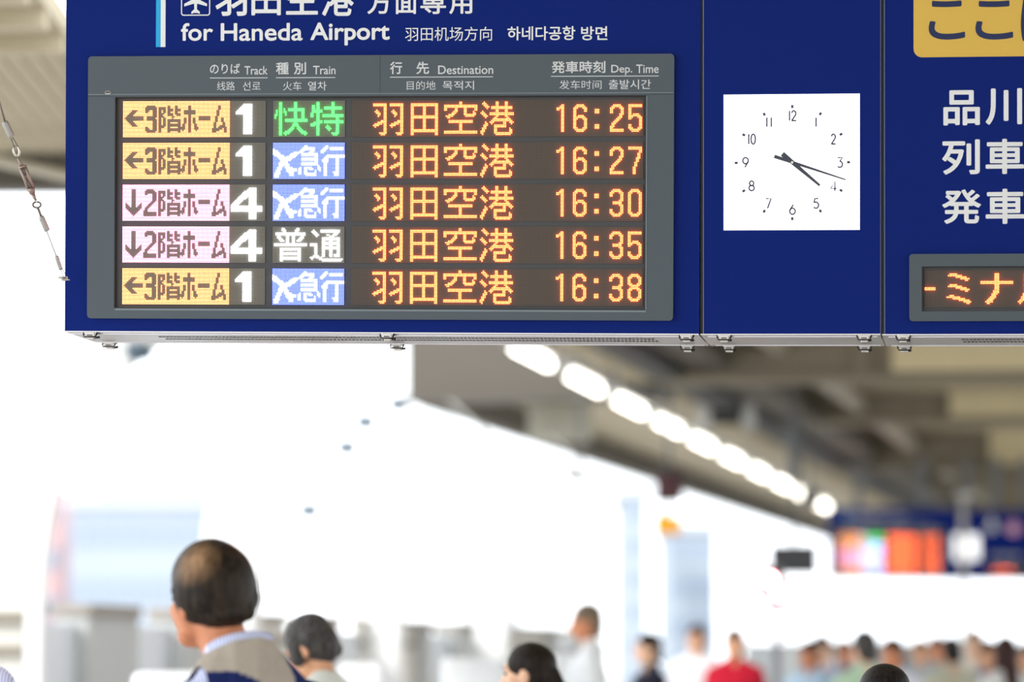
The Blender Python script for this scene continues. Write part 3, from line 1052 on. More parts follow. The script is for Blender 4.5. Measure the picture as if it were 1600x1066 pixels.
def ring_at(px, py, rx, ry, wire, name, m, tilt=0.0):
    c = rel((px, py))[0]
    bm = BM()
    pts = []
    for i in range(20):
        a = 2 * PI * i / 20
        u, v = rx * math.cos(a), ry * math.sin(a)
        q = Vector((u * math.cos(tilt) - v * math.sin(tilt), v * .3 * math.sin(a), u * math.sin(tilt) + v * math.cos(tilt)))
        pts.append(c + q)
    tube(bm, pts, wire, 8, closed=True)
    obj(name, bm, m, cable)


ring_at(57.5, 320, .0105, .0078, .0028, 'eye_ring', M_WIRE)
ring_at(26, 236, .0075, .013, .0034, 'thimble', mat('bright thimble', (.7, .66, .58), rough=.3, metal=.6), .15)
bm = BM()
p = rel((28, 247), (31, 254), (34.5, 259), (49, 297), (51, 303), (56.5, 314))
tube(bm, [p[0], p[1], p[2]], [.003, .0035, .0065], 10)
tube(bm, [p[4], p[5]], [.006, .003], 8)
d = (p[3] - p[2]); sd = Vector((d.z, 0, -d.x)).normalized() * .0065
tube(bm, [p[2] + sd, p[3] + sd], .0042, 8); tube(bm, [p[2] - sd, p[3] - sd], .0042, 8)
tube(bm, [p[2], p[2].lerp(p[3], .08)], .0105, 10); tube(bm, [p[3].lerp(p[2], .08), p[4]], [.0105, .007], 10)
tube(bm, [p[2], p[2].lerp(p[3], .4)], .0028, 8, 1); tube(bm, [p[3], p[3].lerp(p[2], .35)], .0028, 8, 1)
obj('turnbuckle', bm, [M_TURN, M_WIRE], cable)
bm = BM()
p = rel((90, 434.5), (106, 435.5))
tube(bm, p, .0022, 8); tube(bm, rel((91, 432.8), (106, 433)), .0016, 8)
box(bm, -.006, .016, -.012, .012, -.008, -.005, 0, .001)
obj('anchor_bracket', bm, M_STEEL, cable)

# ------------------------------------------------------------------ white arches down the left side
def curve(pts, n=6):
    """Catmull-Rom"""
    P = [Vector(p) for p in pts]
    P = [P[0] * 2 - P[1]] + P + [P[-1] * 2 - P[-2]]
    out = []
    for i in range(1, len(P) - 2):
        for k in range(n):
            t = k / n
            a, b, c, d = P[i - 1], P[i], P[i + 1], P[i + 2]
            out.append(.5 * ((2 * b) + (c - a) * t + (2 * a - 5 * b + 4 * c - d) * t * t + (3 * b - a - 3 * c + d) * t ** 3))
    out.append(P[-2])
    return out


inner_px = [(62, 1080), (62, 980), (66, 870), (80, 780), (95, 720), (133, 645), (199, 567), (262, 522)]
outer_px = [(-44, 1080), (-43, 980), (-40, 870), (-28, 750), (0, 650), (45, 580), (95, 520), (130, 483), (175, 445)]
ZA = 24.6
k = ZA / F_PX
base = at(62, 1030, ZA)


def arch_mesh():
    bm = BM()
    I = curve([((x - 62) * k, (1030 - y) * k) for x, y in inner_px]); O = curve([((x - 62) * k, (1030 - y) * k) for x, y in outer_px])
    I[0].y = O[0].y = -EYE
    n = len(I)
    V = [[bm.verts.new((p.x, yy, p.y + EYE)) for p in L] for L in (I, O) for yy in (0, .30)]
    for a, b in ((0, 1), (1, 3), (3, 2), (2, 0)):
        for i in range(n - 1):
            bm.faces.new([V[a][i], V[b][i], V[b][i + 1], V[a][i + 1]])
    bm.faces.new([V[0][0], V[1][0], V[3][0], V[2][0]]); bm.faces.new([V[0][-1], V[2][-1], V[3][-1], V[1][-1]])
    bmesh.ops.recalc_face_normals(bm, faces=bm.faces[:])
    return bm


ame = None
for i in range(4):
    p = Vector((base.x, ZA, 0)) + PD * (5.6 * i)
    M = Matrix.Translation(p) @ Matrix.Rotation(-math.radians(10.05) * (1 if i else .0), 4, 'Z')
    if ame is None:
        o = obj('roof_arch', arch_mesh(), M_ARCH, None, M=M); ame = o.data
    else:
        o = link('roof_arch', ame, None, None, M)
    tag(o, kind='structure')

def dirM(a, b):
    M = (b - a).to_track_quat('Y', 'Z').to_matrix().to_4x4()
    M.translation = a
    return M


M_FIT = mat('blue grey lamp fitting', (0.10, 0.15, 0.20), rough=.4)
M_LENS = mat('fitting lens', (0.25, 0.3, 0.33), rough=.2)
fit = None
for px, py, Y, lab in ((216, 553, 24.5, 'blue grey spotlight on the nearest white arch, just below the board'), (482, 800, 29.9, 'small spotlight low on the second white arch'),
                       (541, 702, 29.9, 'small spotlight on the second white arch, lowest of three close together'), (570, 662, 29.9, 'small spotlight on the second white arch, middle of three close together'),
                       (622, 634, 30.3, 'small spotlight on the second white arch, highest of three close together')):
    c = at(px, py, Y)
    big = 1.0 if px < 300 else .95
    M = Matrix.Translation(c) @ Matrix.Rotation(.5, 4, 'Y') @ Matrix.Scale(big, 4)
    r = empty('arch_spotlight', M, lab, 'spotlight', 'spotlights on the white arches')
    if fit is None:
        fit = []
        bm = BM(); tube(bm, [(-.07, -.02, -.02), (-.02, -.02, 0), (.06, -.02, .05)], [.045, .06, .05], 12); fit.append(obj('spotlight_body', bm, M_FIT, r).data)
        bm = BM(); tube(bm, [(.06, -.02, .05), (.068, -.02, .055)], [.047, .045], 12); fit.append(obj('lens', bm, M_LENS, r).data)
        bm = BM(); tube(bm, [(-.02, -.02, 0), (-.12, .06, .05), (-.34, .14, .10)], .018, 8); box(bm, -.40, -.30, .10, .18, .05, .15, 0, .005); fit.append(obj('bracket', bm, M_ARCH, r).data)
    else:
        for nm, me in zip(('spotlight_body', 'lens', 'bracket'), fit):
            link(nm, me, None, r)

# ------------------------------------------------------------------ fence between the arches
M_FG = mat('grey fence post', (0.50, 0.51, 0.505), rough=.6)
M_FT = mat('grey brown post cap', (0.30, 0.27, 0.235), rough=.6)
M_FP = mat('pale blue grey fence panel', (0.64, 0.68, 0.72), rough=.4)
M_FB = mat('beige board', (0.72, 0.70, 0.64), rough=.6)
M_FR = mat('olive beige rail', (0.28, 0.25, 0.20), rough=.6)
foot = Vector((base.x, ZA, 0))


def on_foot(px):
    """distance along the arch footing line seen at photo column px"""
    X = (px - 800) / F_PX
    return (X * foot.y - foot.x) / (PD.x - X * PD.y)


def fence(label, pxs, grp, kinds, off=0.35):
    s0 = on_foot(pxs[0])
    org = foot + PD * s0 + PQ * off * -1
    r = empty('platform_fence', Matrix.Translation(org) @ Matrix.Rotation(-math.radians(10.05), 4, 'Z'), label, 'fence', grp)
    for a, b, kd in zip(pxs[:-1], pxs[1:], kinds):
        y0, y1 = on_foot(a) - s0, on_foot(b) - s0
        bm = BM()
        if kd == 'g':
            box(bm, -.12, .12, y0 + .02, y1 - .02, 0, 1.74, 0, .01)
            box(bm, -.14, .14, y0, y1, 1.74, 1.83, 1, .01)
            obj('post', bm, [M_FG, M_FT], r)
        elif kd == 'p':
            box(bm, -.03, .03, y0, y1, .06, 1.69, 0, .004)
            obj('panel', bm, M_FP, r)
        elif kd == 'b':
            box(bm, -.03, .03, y0, y1, .05, 1.83, 0, .004)
            box(bm, -.05, .07, y0, y1, 1.755, 1.82, 1); box(bm, -.05, .07, y0, y1, 1.56, 1.63, 1)
            obj('board', bm, [M_FB, M_FR], r)


fence('grey post and panel fence between the nearest and second white arches', [66, 128, 190, 268, 330, 398], 'platform edge fences', 'gpgpg')
fence('grey and beige fence behind the dark haired woman, beyond the second arch', [462, 505, 541, 572, 614, 698, 712, 748, 776, 822], 'platform edge fences', 'bpgpbgpgp')
fence('beige and grey fence far along the platform behind the white shirted man', [828, 893, 905, 935, 950, 985], 'platform edge fences', 'bgpgp')
bm = BM()
box(bm, -.7, .0, -.03, .03, .05, 1.74, 0, .004)
box(bm, -.7, .0, -.08, -.02, EYE + .20, EYE + .265, 1); box(bm, -.7, .0, -.08, -.02, EYE + .02, EYE + .075, 1)
tag(obj('rail_board', bm, [M_FB, M_FR], None, M=Matrix.Translation(at(37, 1030, 22.0) - Vector((0, 0, EYE)))), 'beige board with two rails at the lower left edge of the photo', 'board')

# white platform-edge gate boxes
M_GATE = mat('white gate cabinet', (0.80, 0.82, 0.84), rough=.35)
gates = [(205, 335, 1050, 18.5, 'white gate box behind the man in the vest, at left'), (528, 600, 1036, 22.0, 'white gate box beside the woman with the grey bob'),
         (690, 792, 1028, 25.0, 'white gate box left of the dark haired woman'), (862, 905, 1022, 27.0, 'white gate box between the dark haired woman and the white shirted man')]
for a, b, yt, Y, lab in gates:
    p0, p1 = at(a, 1030, Y), at(b, 1030, Y)
    h = at(a, yt, Y).z
    r = empty('platform_gate', Matrix.Translation((p0.x, Y, 0)), lab, 'platform gate', 'white platform gates')
    wd = p1.x - p0.x
    bm = BM(); box(bm, 0, wd, 0, .28, 0, h, 0, .04); obj('cabinet', bm, M_GATE, r)
    bm = BM(); box(bm, .05, wd - .05, -.012, .0, .12, h - .22, 0, .01); obj('door_leaf', bm, mat('gate leaf', (.6, .63, .66), rough=.3), r)

# ------------------------------------------------------------------ hanging things over the platform
def hung_box(name, cat, lab, px0, px1, py0, py1, Y, depth, m, rod_m, parts=None):
    p = at((px0 + px1) / 2, (py0 + py1) / 2, Y)
    hw = (px1 - px0) / F_PX * Y / 2; hh = (py1 - py0) / F_PX * Y / 2
    r = empty(name, Matrix.Translation(p), lab, cat)
    bm = BM(); box(bm, -hw, hw, 0, depth, -hh, hh, 0, .012); obj('case', bm, m, r)
    top = ROOF - p.z
    if rod_m:
        bm = BM(); tube(bm, [(0, depth / 2, hh - .01), (0, depth / 2, top)], .014, 8); obj('hanger_rod', bm, rod_m, r)
    return r, hw, hh


M_GREYROD = mat('grey hanger', (.12, .13, .14), rough=.5)
r, hw, hh = hung_box('hanging_sign', 'hanging sign', 'small dark maroon sign hung below the lamp row, above an orange sign', 1025, 1066, 738, 784, 40.0, .16, mat('maroon case', (.030, .006, .009), rough=.5), M_GREYROD)
bm = BM(); box(bm, -hw + .02, hw - .02, -.008, 0, -hh + .03, hh - .03); obj('sign_face', bm, mat('maroon face', (.05, .010, .014), rough=.4), r)
r, hw, hh = hung_box('hanging_sign', 'hanging sign', 'small orange yellow sign hanging under the maroon one', 1024, 1064, 807, 834, 41.0, .10, mat('orange case', srgb(232, 160, 10), rough=.5), M_GREYROD)
bm = BM(); prism(bm, [(-hw * .8, hh), (-hw * .1, hh), (-hw * .35, hh + .09)], .0, .08); obj('pointed_tab', bm, MATS['orange case'], r)
r, hw, hh = hung_box('platform_monitor', 'monitor', 'dark grey monitor hung left of the distant departure board', 1205, 1277, 852, 897, 38.0, .14, mat('dark monitor', (.045, .045, .05), rough=.5), M_GREYROD)
bm = BM(); box(bm, -hw + .015, hw - .015, -.006, 0, -hh + .015, hh - .015); obj('screen', bm, mat('dark glass', (.035, .035, .04), rough=.25), r)
bm = BM()
box(bm, .85, 1.15, -3, 75, EYE + 2.86, ROOF, 0, .01)
box(bm, .80, 1.20, -3, 75, EYE + 2.82, EYE + 2.87)
tag(obj('trim_5', bm, mat('dark brown girder', (.085, .07, .05), rough=.6), None, M=platM(0, 0)), kind='structure')
p0, p1 = at(1100, 640, 42), at(1170, 640, 42)
r = empty('hanging_rack', Matrix.Translation(p0), 'pale hanging rack with a dark panel, right of the fourth and fifth lamps', 'hanging rack')
wd = p1.x - p0.x
for x in (0, wd):
    bm = BM(); box(bm, x - .07, x + .07, 0, .12, -.22, ROOF - p0.z, 0, .01); obj('upright', bm, M_LAMPB, r)
bm = BM(); box(bm, .07, wd - .07, .02, .08, -.16, .10, 0, .01); obj('panel', bm, M_DARK, r)
p = at(1241, 700, 45)
bm = BM(); box(bm, -.07, .07, 0, .14, at(1241, 752, 45).z - p.z, ROOF - p.z, 0, .01)
tag(obj('hanging_post', bm, M_GREYROD, None, M=Matrix.Translation(p)), 'dark grey post hanging from the ceiling above the far end of the lamp row', 'post')
r, hw, hh = hung_box('ceiling_speaker', 'speaker', 'small black speaker box hung right of the dark grey hanging post', 1254, 1281, 766, 789, 45.0, .2, M_DARK, M_GREYROD)
bm = BM(); box(bm, -hw + .02, hw - .02, -.006, 0, -hh + .02, hh - .02); obj('speaker_grille', bm, M_GREYROD, r)
r, hw, hh = hung_box('hanging_speaker', 'speaker', 'olive grey speaker hung in front of the bright windows, left of the lamp row', 887, 928, 738, 752, 42.0, .2, mat('olive case', (.20, .19, .14), rough=.5), M_GREYROD)
bm = BM(); box(bm, -hw + .02, hw - .02, -.006, 0, -hh + .02, hh - .02); obj('speaker_grille', bm, M_GREYROD, r)
# beige hanging fascia left of the lamps
p0, p1 = at(826, 1030, 45.5), at(925, 1030, 45.5)
bm = BM()
box(bm, 0, p1.x - p0.x, 0, .3, EYE + 2.58, ROOF - .002, 0, .02)
box(bm, .18, .26, -.03, 0, EYE + 2.6, ROOF - .13); box(bm, .5, .56, -.03, 0, EYE + 2.6, ROOF - .13)
tag(obj('duct_box', bm, mat('pale beige duct', (.46, .44, .36), rough=.6), None, M=Matrix.Translation((p0.x, 45.5, 0))), 'pale beige box duct hanging from the ceiling behind the second lamp', 'duct')

# red signal lamps on a post
r = empty('signal_post', Matrix.Translation((at(1215, 1030, 36).x, 36.0, 0)), 'grey signal post with two glowing red lamps, below the dark monitor', 'signal')
z1 = at(1203, 906, 36).z; z2 = at(1219, 927, 36).z
bm = BM(); tube(bm, [(0, .05, 0), (0, .05, z1 + .05)], .035, 10); bmesh.ops.create_cone(bm, cap_ends=True, segments=14, radius1=.15, radius2=.13, depth=.05, matrix=Matrix.Translation((0, .05, .025))); obj('post', bm, M_GREYROD, r)
bm = BM(); box(bm, -.20, .06, 0, .1, z1 - .13, z1 + .13, 0, .02); box(bm, -.10, .16, .01, .11, z2 - .13, z2 + .11, 0, .02); obj('lamp_case', bm, M_GREYROD, r)
M_RED = mat('red signal lens', (.3, .01, .01), rough=.3, emit=(1.0, .12, .13), strength=200, vary=0)
for x, z in ((at(1203, 906, 36).x - at(1215, 1030, 36).x, z1), (at(1219, 927, 36).x - at(1215, 1030, 36).x, z2)):
    bm = BM(); bmesh.ops.create_uvsphere(bm, u_segments=14, v_segments=8, radius=.045, matrix=Matrix.Translation((x, 0, z)) @ Matrix.Diagonal((1, .5, 1, 1))); obj('red_lens', bm, M_RED, r, True)

# ------------------------------------------------------------------ pale town beyond the arches
M_TOWN = mat('pale blue facade', (.34, .385, .44), rough=.7, scale=.2)
M_TOWN2 = mat('white facade', (.48, .50, .53), rough=.7, scale=.2)
M_TWIN = mat('facade window', (.28, .33, .41), rough=.3)
M_TRED = mat('faded red facade', (.55, .36, .36), rough=.7, scale=.3)


def building(lab, px0, px1, ytop, Y, m, nx, ny, roof=True, deep=12):
    p0, p1 = at(px0, 1030, Y), at(px1, 1030, Y)
    zt = at(px0, ytop, Y).z
    w = p1.x - p0.x
    zg = -1.3
    r = empty('town_building', Matrix.Translation((p0.x, Y, zg)), lab, 'building', 'pale buildings outside')
    h = zt - zg
    bm = BM(); box(bm, 0, w, 0, deep, 0, h); obj('wall', bm, m, r)
    if roof:
        bm = BM(); box(bm, -.2, w + .2, -.2, deep + .2, h, h + .35); obj('parapet', bm, M_TOWN2, r)
    for j in range(ny):
        z0 = h * (j + .30) / ny
        bm = BM()
        for i in range(nx):
            x0 = w * (i + .15) / nx
            box(bm, x0, x0 + w * .7 / nx, -.06, .05, z0, z0 + h * .45 / ny)
        obj('window_row', bm, M_TWIN, r)
    return r


building('long pale blue building outside, seen above the man in the vest', 108, 372, 792, 140, M_TOWN, 10, 4)
building('taller pale building with a blue roof edge outside, behind the long pale blue one', 150, 330, 766, 175, M_TOWN2, 8, 6)
building('narrow faded red building outside, right beside the nearest white arch', 60, 92, 762, 150, M_TRED, 1, 5, False)
building('pale blue tower outside, left of the maroon hanging sign', 975, 1012, 775, 150, M_TOWN, 2, 7)
building('pale blue building outside, below the orange hanging sign', 1045, 1120, 830, 165, M_TOWN, 4, 5)
building('distant pale tower outside in the middle of the bright opening', 786, 812, 735, 190, M_TOWN2, 2, 8)

# ================================================================== people
def sphere_pts(c, r, n=2):
    b = BM()
    bmesh.ops.create_icosphere(b, subdivisions=n, radius=1.0)
    rx, ry, rz = r if isinstance(r, (tuple, list)) else (r, r, r)
    p = [Vector((c[0] + v.co.x * rx, c[1] + v.co.y * ry, c[2] + v.co.z * rz)) for v in b.verts]
    b.free()
    return p


def hull(bm, pts):
    vs = [bm.verts.new(p) for p in pts]
    r = bmesh.ops.convex_hull(bm, input=vs)
    bad = [g for g in r['geom_interior'] + r['geom_unused'] if isinstance(g, bmesh.types.BMVert)]
    if bad:
        bmesh.ops.delete(bm, geom=list(set(bad)), context='VERTS')


def cap(bm, a, ra, b, rb, M=None, n=2):
    p = sphere_pts(a, ra, n) + sphere_pts(b, rb, n)
    if M is not None:
        p = [M @ q for q in p]
    hull(bm, p)


def ell(bm, c, r, M=None, n=3):
    p = sphere_pts(c, r, n)
    if M is not None:
        p = [M @ q for q in p]
    hull(bm, p)


def skin_union(name, bm, voxel, m, parent, smooth=4, post=None):
    """grow one continuous surface over all the pieces"""
    me = bpy.data.meshes.new(name)
    bm.to_mesh(me)
    bm.free()
    o = bpy.data.objects.new(name, me)
    COL.objects.link(o)
    rm = o.modifiers.new('r', 'REMESH')
    rm.mode = 'VOXEL'
    rm.voxel_size = voxel
    sm = o.modifiers.new('s', 'SMOOTH')
    sm.factor = .5
    sm.iterations = smooth
    dg = bpy.context.evaluated_depsgraph_get()
    dg.update()
    out = bpy.data.meshes.new_from_object(o.evaluated_get(dg))
    bpy.data.objects.remove(o)
    bpy.data.meshes.remove(me)
    if post:
        post(out)
    for p in out.polygons:
        p.use_smooth = True
    out.name = name
    out.materials.clear()
    return link(name, out, m, parent)


SKINS = {'a': mat('skin tan', srgb(222, 165, 128), rough=.55, scale=20), 'b': mat('skin light', srgb(236, 188, 156), rough=.55, scale=20), 'c': mat('skin ruddy', srgb(214, 140, 100), rough=.55, scale=20)}
M_EYE = mat('dark eye', (.02, .015, .012), rough=.2)


def hair_mat(name, a, b, scalp=None):
    m = bpy.data.materials.new(name)
    m.use_nodes = True
    nt = m.node_tree
    bs = nt.nodes['Principled BSDF']
    bs.inputs['Roughness'].default_value = .5
    bs.inputs['Specular IOR Level'].default_value = .18
    tc = nt.nodes.new('ShaderNodeTexCoord')
    mp = nt.nodes.new('ShaderNodeMapping')
    mp.inputs['Scale'].default_value = (90, 90, 9)
    nt.links.new(tc.outputs['Object'], mp.inputs['Vector'])
    nz = nt.nodes.new('ShaderNodeTexNoise')
    nz.inputs['Scale'].default_value = 1.0
    nz.inputs['Detail'].default_value = 3
    nt.links.new(mp.outputs['Vector'], nz.inputs['Vector'])
    cr = nt.nodes.new('ShaderNodeValToRGB')
    cr.color_ramp.elements[0].position = .35
    cr.color_ramp.elements[0].color = a + (1,)
    cr.color_ramp.elements[1].position = .7
    cr.color_ramp.elements[1].color = b + (1,)
    nt.links.new(nz.outputs['Fac'], cr.inputs['Fac'])
    outc = cr.outputs['Color']
    if scalp:
        c, rad, col = scalp                      # thinning crown: skin shows between the hairs
        vs = nt.nodes.new('ShaderNodeVectorMath'); vs.operation = 'DISTANCE'
        vs.inputs[1].default_value = c
        nt.links.new(tc.outputs['Object'], vs.inputs[0])
        mr = nt.nodes.new('ShaderNodeMapRange')
        mr.inputs['From Min'].default_value = rad
        mr.inputs['From Max'].default_value = rad * .15
        nt.links.new(vs.outputs['Value'], mr.inputs['Value'])
        mu = nt.nodes.new('ShaderNodeMath'); mu.operation = 'MULTIPLY'
        nt.links.new(mr.outputs['Result'], mu.inputs[0])
        nt.links.new(nz.outputs['Fac'], mu.inputs[1])
        mx = nt.nodes.new('ShaderNodeMix'); mx.data_type = 'RGBA'
        nt.links.new(mu.outputs['Value'], mx.inputs['Factor'])
        nt.links.new(outc, mx.inputs['A'])
        mx.inputs['B'].default_value = col + (1,)
        outc = mx.outputs['Result']
    nt.links.new(outc, bs.inputs['Base Color'])
    bp = nt.nodes.new('ShaderNodeBump')
    bp.inputs['Strength'].default_value = .5
    nt.links.new(nz.outputs['Fac'], bp.inputs['Height'])
    nt.links.new(bp.outputs['Normal'], bs.inputs['Normal'])
    return m


H_BLACK = hair_mat('black hair', (.008, .006, .006), (.03, .022, .02))
H_BROWN = hair_mat('dark brown hair', (.007, .005, .004), (.03, .018, .012))
H_GREY = hair_mat('charcoal grey hair', (.024, .022, .022), (.105, .096, .09))
H_SALT = hair_mat('grey brown hair', (.12, .09, .06), (.26, .20, .14))


def stripe_mat(name, a, b, scale):
    m = bpy.data.materials.new(name)
    m.use_nodes = True
    nt = m.node_tree
    bs = nt.nodes['Principled BSDF']
    bs.inputs['Roughness'].default_value = .8
    tc = nt.nodes.new('ShaderNodeTexCoord')
    wv = nt.nodes.new('ShaderNodeTexWave')
    wv.bands_direction = 'Z' if False else 'X'
    wv.inputs['Scale'].default_value = scale
    wv.inputs['Distortion'].default_value = 0
    wv.inputs['Detail'].default_value = 1
    mp = nt.nodes.new('ShaderNodeMapping')
    mp.inputs['Rotation'].default_value = (0, 0, .25)
    nt.links.new(tc.outputs['Object'], mp.inputs['Vector'])
    nt.links.new(mp.outputs['Vector'], wv.inputs['Vector'])
    mx = nt.nodes.new('ShaderNodeMix'); mx.data_type = 'RGBA'
    mx.inputs['A'].default_value = a + (1,)
    mx.inputs['B'].default_value = b + (1,)
    nt.links.new(wv.outputs['Fac'], mx.inputs['Factor'])
    nt.links.new(mx.outputs['Result'], bs.inputs['Base Color'])
    return m


def cloth(name, rgb):
    return mat('cloth ' + name, rgb, rough=.85, scale=25, vary=.1, spec=.2, bump=.03)


def person(label, X, Y, H, yaw, skin, hair, style, top, legs, nod=0.0, turn=0.0, tilt=0.0, voxel=.014, lean=0.0, sleeve='short', extra=None, group=None, shw=1.0, hoff=(0, 0, 0), shz=(0, 0)):
    """standing figure, local +Y is where it faces; scaled from a 1.75 m skeleton"""
    k = H / 1.75
    M = Matrix.Translation((X, Y, 0)) @ Matrix.Rotation(math.radians(yaw), 4, 'Z') @ Matrix.Scale(k, 4)
    r = empty('person', M, label, 'person', group)
    piv = Matrix.Translation((0, -.01, 1.52))
    HM = Matrix.Translation(hoff) @ piv @ Matrix.Rotation(math.radians(turn), 4, 'Z') @ Matrix.Rotation(math.radians(-nod), 4, 'X') @ Matrix.Rotation(math.radians(tilt), 4, 'Y') @ piv.inverted()
    bm = BM()
    w = shw
    torso = [((-.07, 0, .92), .115, (.07, 0, .92), .115), ((-.045, 0, 1.08), .10, (.045, 0, 1.08), .10), ((-.085, 0, 1.25), .112, (.085, 0, 1.25), .112),
             ((0, 0, .95), .12, (0, 0, 1.30), .125), ((-.155 * w, -.012, 1.395 + shz[0]), .058, (.155 * w, -.012, 1.395 + shz[1]), .058), ((-.10 * w, 0, 1.33), .10, (.10 * w, 0, 1.33), .10)]
    neckb = [((-.13 * w, -.018, 1.405 + shz[0]), .045, (-.02, -.02, 1.485), .045), ((.13 * w, -.018, 1.405 + shz[1]), .045, (.02, -.02, 1.485), .045)]
    arms, hands = [], []
    for s in (-1, 1):
        sh, el, wr = (s * .18 * w, -.012, 1.385 + shz[s > 0]), (s * (.18 * w + .045), -.03, 1.11), (s * (.18 * w + .035), .06, .87)
        arms += [(sh, .056, el, .042), (el, .041, wr, .028)]
        hands.append(((wr[0], .075, .83), .024, (wr[0] - s * .004, .09, .79), .026))
        for f in range(4):
            fx = wr[0]
            y0 = .065 + f * .017
            L = (.062, .075, .08, .068)[f]
            hands.append(((fx - s * .004, y0, .775), .0085, (fx - s * .012, y0 + .006, .775 - L * .55), .008))
            hands.append(((fx - s * .012, y0 + .006, .775 - L * .55), .008, (fx - s * .026, y0 + .006, .775 - L), .007))
        hands.append(((fx - s * .008, .10, .82), .010, (fx - s * .022, .125, .785), .009))
        hands.append(((fx - s * .022, .125, .785), .009, (fx - s * .026, .128, .755), .008))
    lg = []
    for s in (-1, 1):
        lg += [((s * .085, 0, .90), .088, (s * .092, .01, .49), .056), ((s * .092, .01, .49), .055, (s * .095, -.015, .09), .040)]
    feet = []
    for s in (-1, 1):
        feet += [((s * .095, -.03, .045), .038, (s * .105, .13, .03), .030)]
    for a in torso + neckb + arms + hands + lg + feet:
        cap(bm, *a)
    cap(bm, (0, -.022, 1.43), .060, HM @ Vector((0, -.012, 1.575)), .054)
    ell(bm, (0, -.008, 1.655), (.074, .094, .092), HM)
    ell(bm, (0, .028, 1.60), (.061, .068, .085), HM)
    cap(bm, (-.028, .05, 1.553), .030, (.028, .05, 1.553), .030, HM)
    cap(bm, (0, .07, 1.548), .022, (0, .072, 1.552), .022, HM)
    cap(bm, (0, .090, 1.645), .009, (0, .110, 1.602), .014, HM)
    cap(bm, (-.03, .078, 1.662), .014, (.03, .078, 1.662), .014, HM)
    cap(bm, (-.018, .088, 1.572), .008, (.018, .088, 1.572), .008, HM)
    for s in (-1, 1):
        ell(bm, (s * .077, -.012, 1.618), (.012, .022, .034), HM, 2)
        ell(bm, (s * .079, -.010, 1.592), (.009, .012, .014), HM, 2)
        cap(bm, (s * .045, .055, 1.61), .022, (s * .05, .02, 1.56), .024, HM)
    skin_union('body', bm, voxel * .7, SKINS[skin], r, 3)
    for s in (-1, 1):
        b2 = BM(); ell(b2, (s * .030, .084, 1.640), (.011, .009, .006), HM, 2)
        obj('eye', b2, M_EYE, r, True)
        if style == 'full': continue
        b2 = BM(); cap(b2, (s * .016, .094, 1.662), .0035, (s * .044, .084, 1.664), .003, HM)
        obj('eyebrow', b2, hair, r, True)
    # hair
    bm = BM()
    ell(bm, (0, -.016, 1.668), (.083, .099, .090), HM)
    ell(bm, (0, -.045, 1.622), (.078, .070, .082), HM)
    if style == 'short':
        cap(bm, (-.066, -.035, 1.63), .018, (-.05, -.075, 1.56), .022, HM); cap(bm, (.066, -.035, 1.63), .018, (.05, -.075, 1.56), .022, HM)
        cap(bm, (-.045, -.082, 1.55), .024, (.045, -.082, 1.55), .024, HM)
        cap(bm, (-.074, .012, 1.66), .012, (-.075, .008, 1.625), .008, HM); cap(bm, (.074, .012, 1.66), .012, (.075, .008, 1.625), .008, HM)
    elif style == 'full':
        for s in (-1, 1):
            ell(bm, (s * .052, -.028, 1.640), (.042, .070, .075), HM)
            cap(bm, (s * .052, -.062, 1.615), .036, (s * .034, -.080, 1.582), .024, HM)
        ell(bm, (0, -.055, 1.655), (.083, .064, .088), HM)
        cap(bm, (-.036, -.084, 1.580), .023, (.036, -.084, 1.580), .023, HM)
        cap(bm, (-.078, .012, 1.65), .012, (-.076, .010, 1.61), .007, HM)
    elif style == 'bob':
        for s in (-1, 1):
            cap(bm, (s * .066, .02, 1.66), .034, (s * .076, .028, 1.600), .034, HM)
            cap(bm, (s * .06, -.05, 1.64), .046, (s * .052, -.070, 1.600), .038, HM)
        ell(bm, (0, -.06, 1.64), (.085, .066, .085), HM)
        ell(bm, (0, -.02, 1.69), (.088, .10, .085), HM)
    elif style == 'long':
        for s in (-1, 1):
            cap(bm, (s * .066, -.01, 1.66), .03, (s * .075, -.03, 1.50), .03, HM)
        cap(bm, HM @ Vector((0, -.06, 1.62)), .075, (0, -.115, 1.36), .055)
    elif style == 'tied':
        ell(bm, (0, -.03, 1.66), (.084, .095, .09), HM)
        cap(bm, (0, -.10, 1.62), .035, (0, -.13, 1.56), .028, HM)
    skin_union('hair', bm, voxel * .65, hair, r, 3)
    # clothes follow the body
    def grow(L, d):
        b = BM()
        for a, ra, c, rc in L:
            cap(b, a, ra + d, c, rc + d)
        return b
    sl = []
    for s in (0, 1):
        (sh, r1, el, r2), low = arms[s * 2], arms[s * 2 + 1]
        if sleeve == 'short':
            e = tuple(sh[i] + (el[i] - sh[i]) * .75 for i in range(3))
            sl.append((sh, r1, e, r2 + .012))
        elif sleeve == 'long':
            sl += [(sh, r1, el, r2), low]
        else:
            e = tuple(sh[i] + (el[i] - sh[i]) * .08 for i in range(3))
            sl.append((sh, r1 * .9, e, r2))
    b = grow(torso + neckb + sl, .012)
    cap(b, (-.07, 0, .86), .118, (.07, 0, .86), .118)
    skin_union('shirt', b, voxel, top, r, 4)
    b = grow(lg, .014)
    cap(b, (-.07, 0, .92), .118, (.07, 0, .92), .118)
    skin_union('trousers', b, voxel, legs, r, 3)
    for s in (-1, 1):
        b = BM(); cap(b, (s * .095, -.035, .042), .048, (s * .107, .135, .032), .040); box(b, s * .1 - .04, s * .1 + .04, -.08, .17, .002, .02)
        skin_union('shoe', b, .016, cloth('shoe', (.03, .028, .028)), r, 2)
    if extra:
        extra(r, HM, torso, neckb, arms, grow, k)
    return r


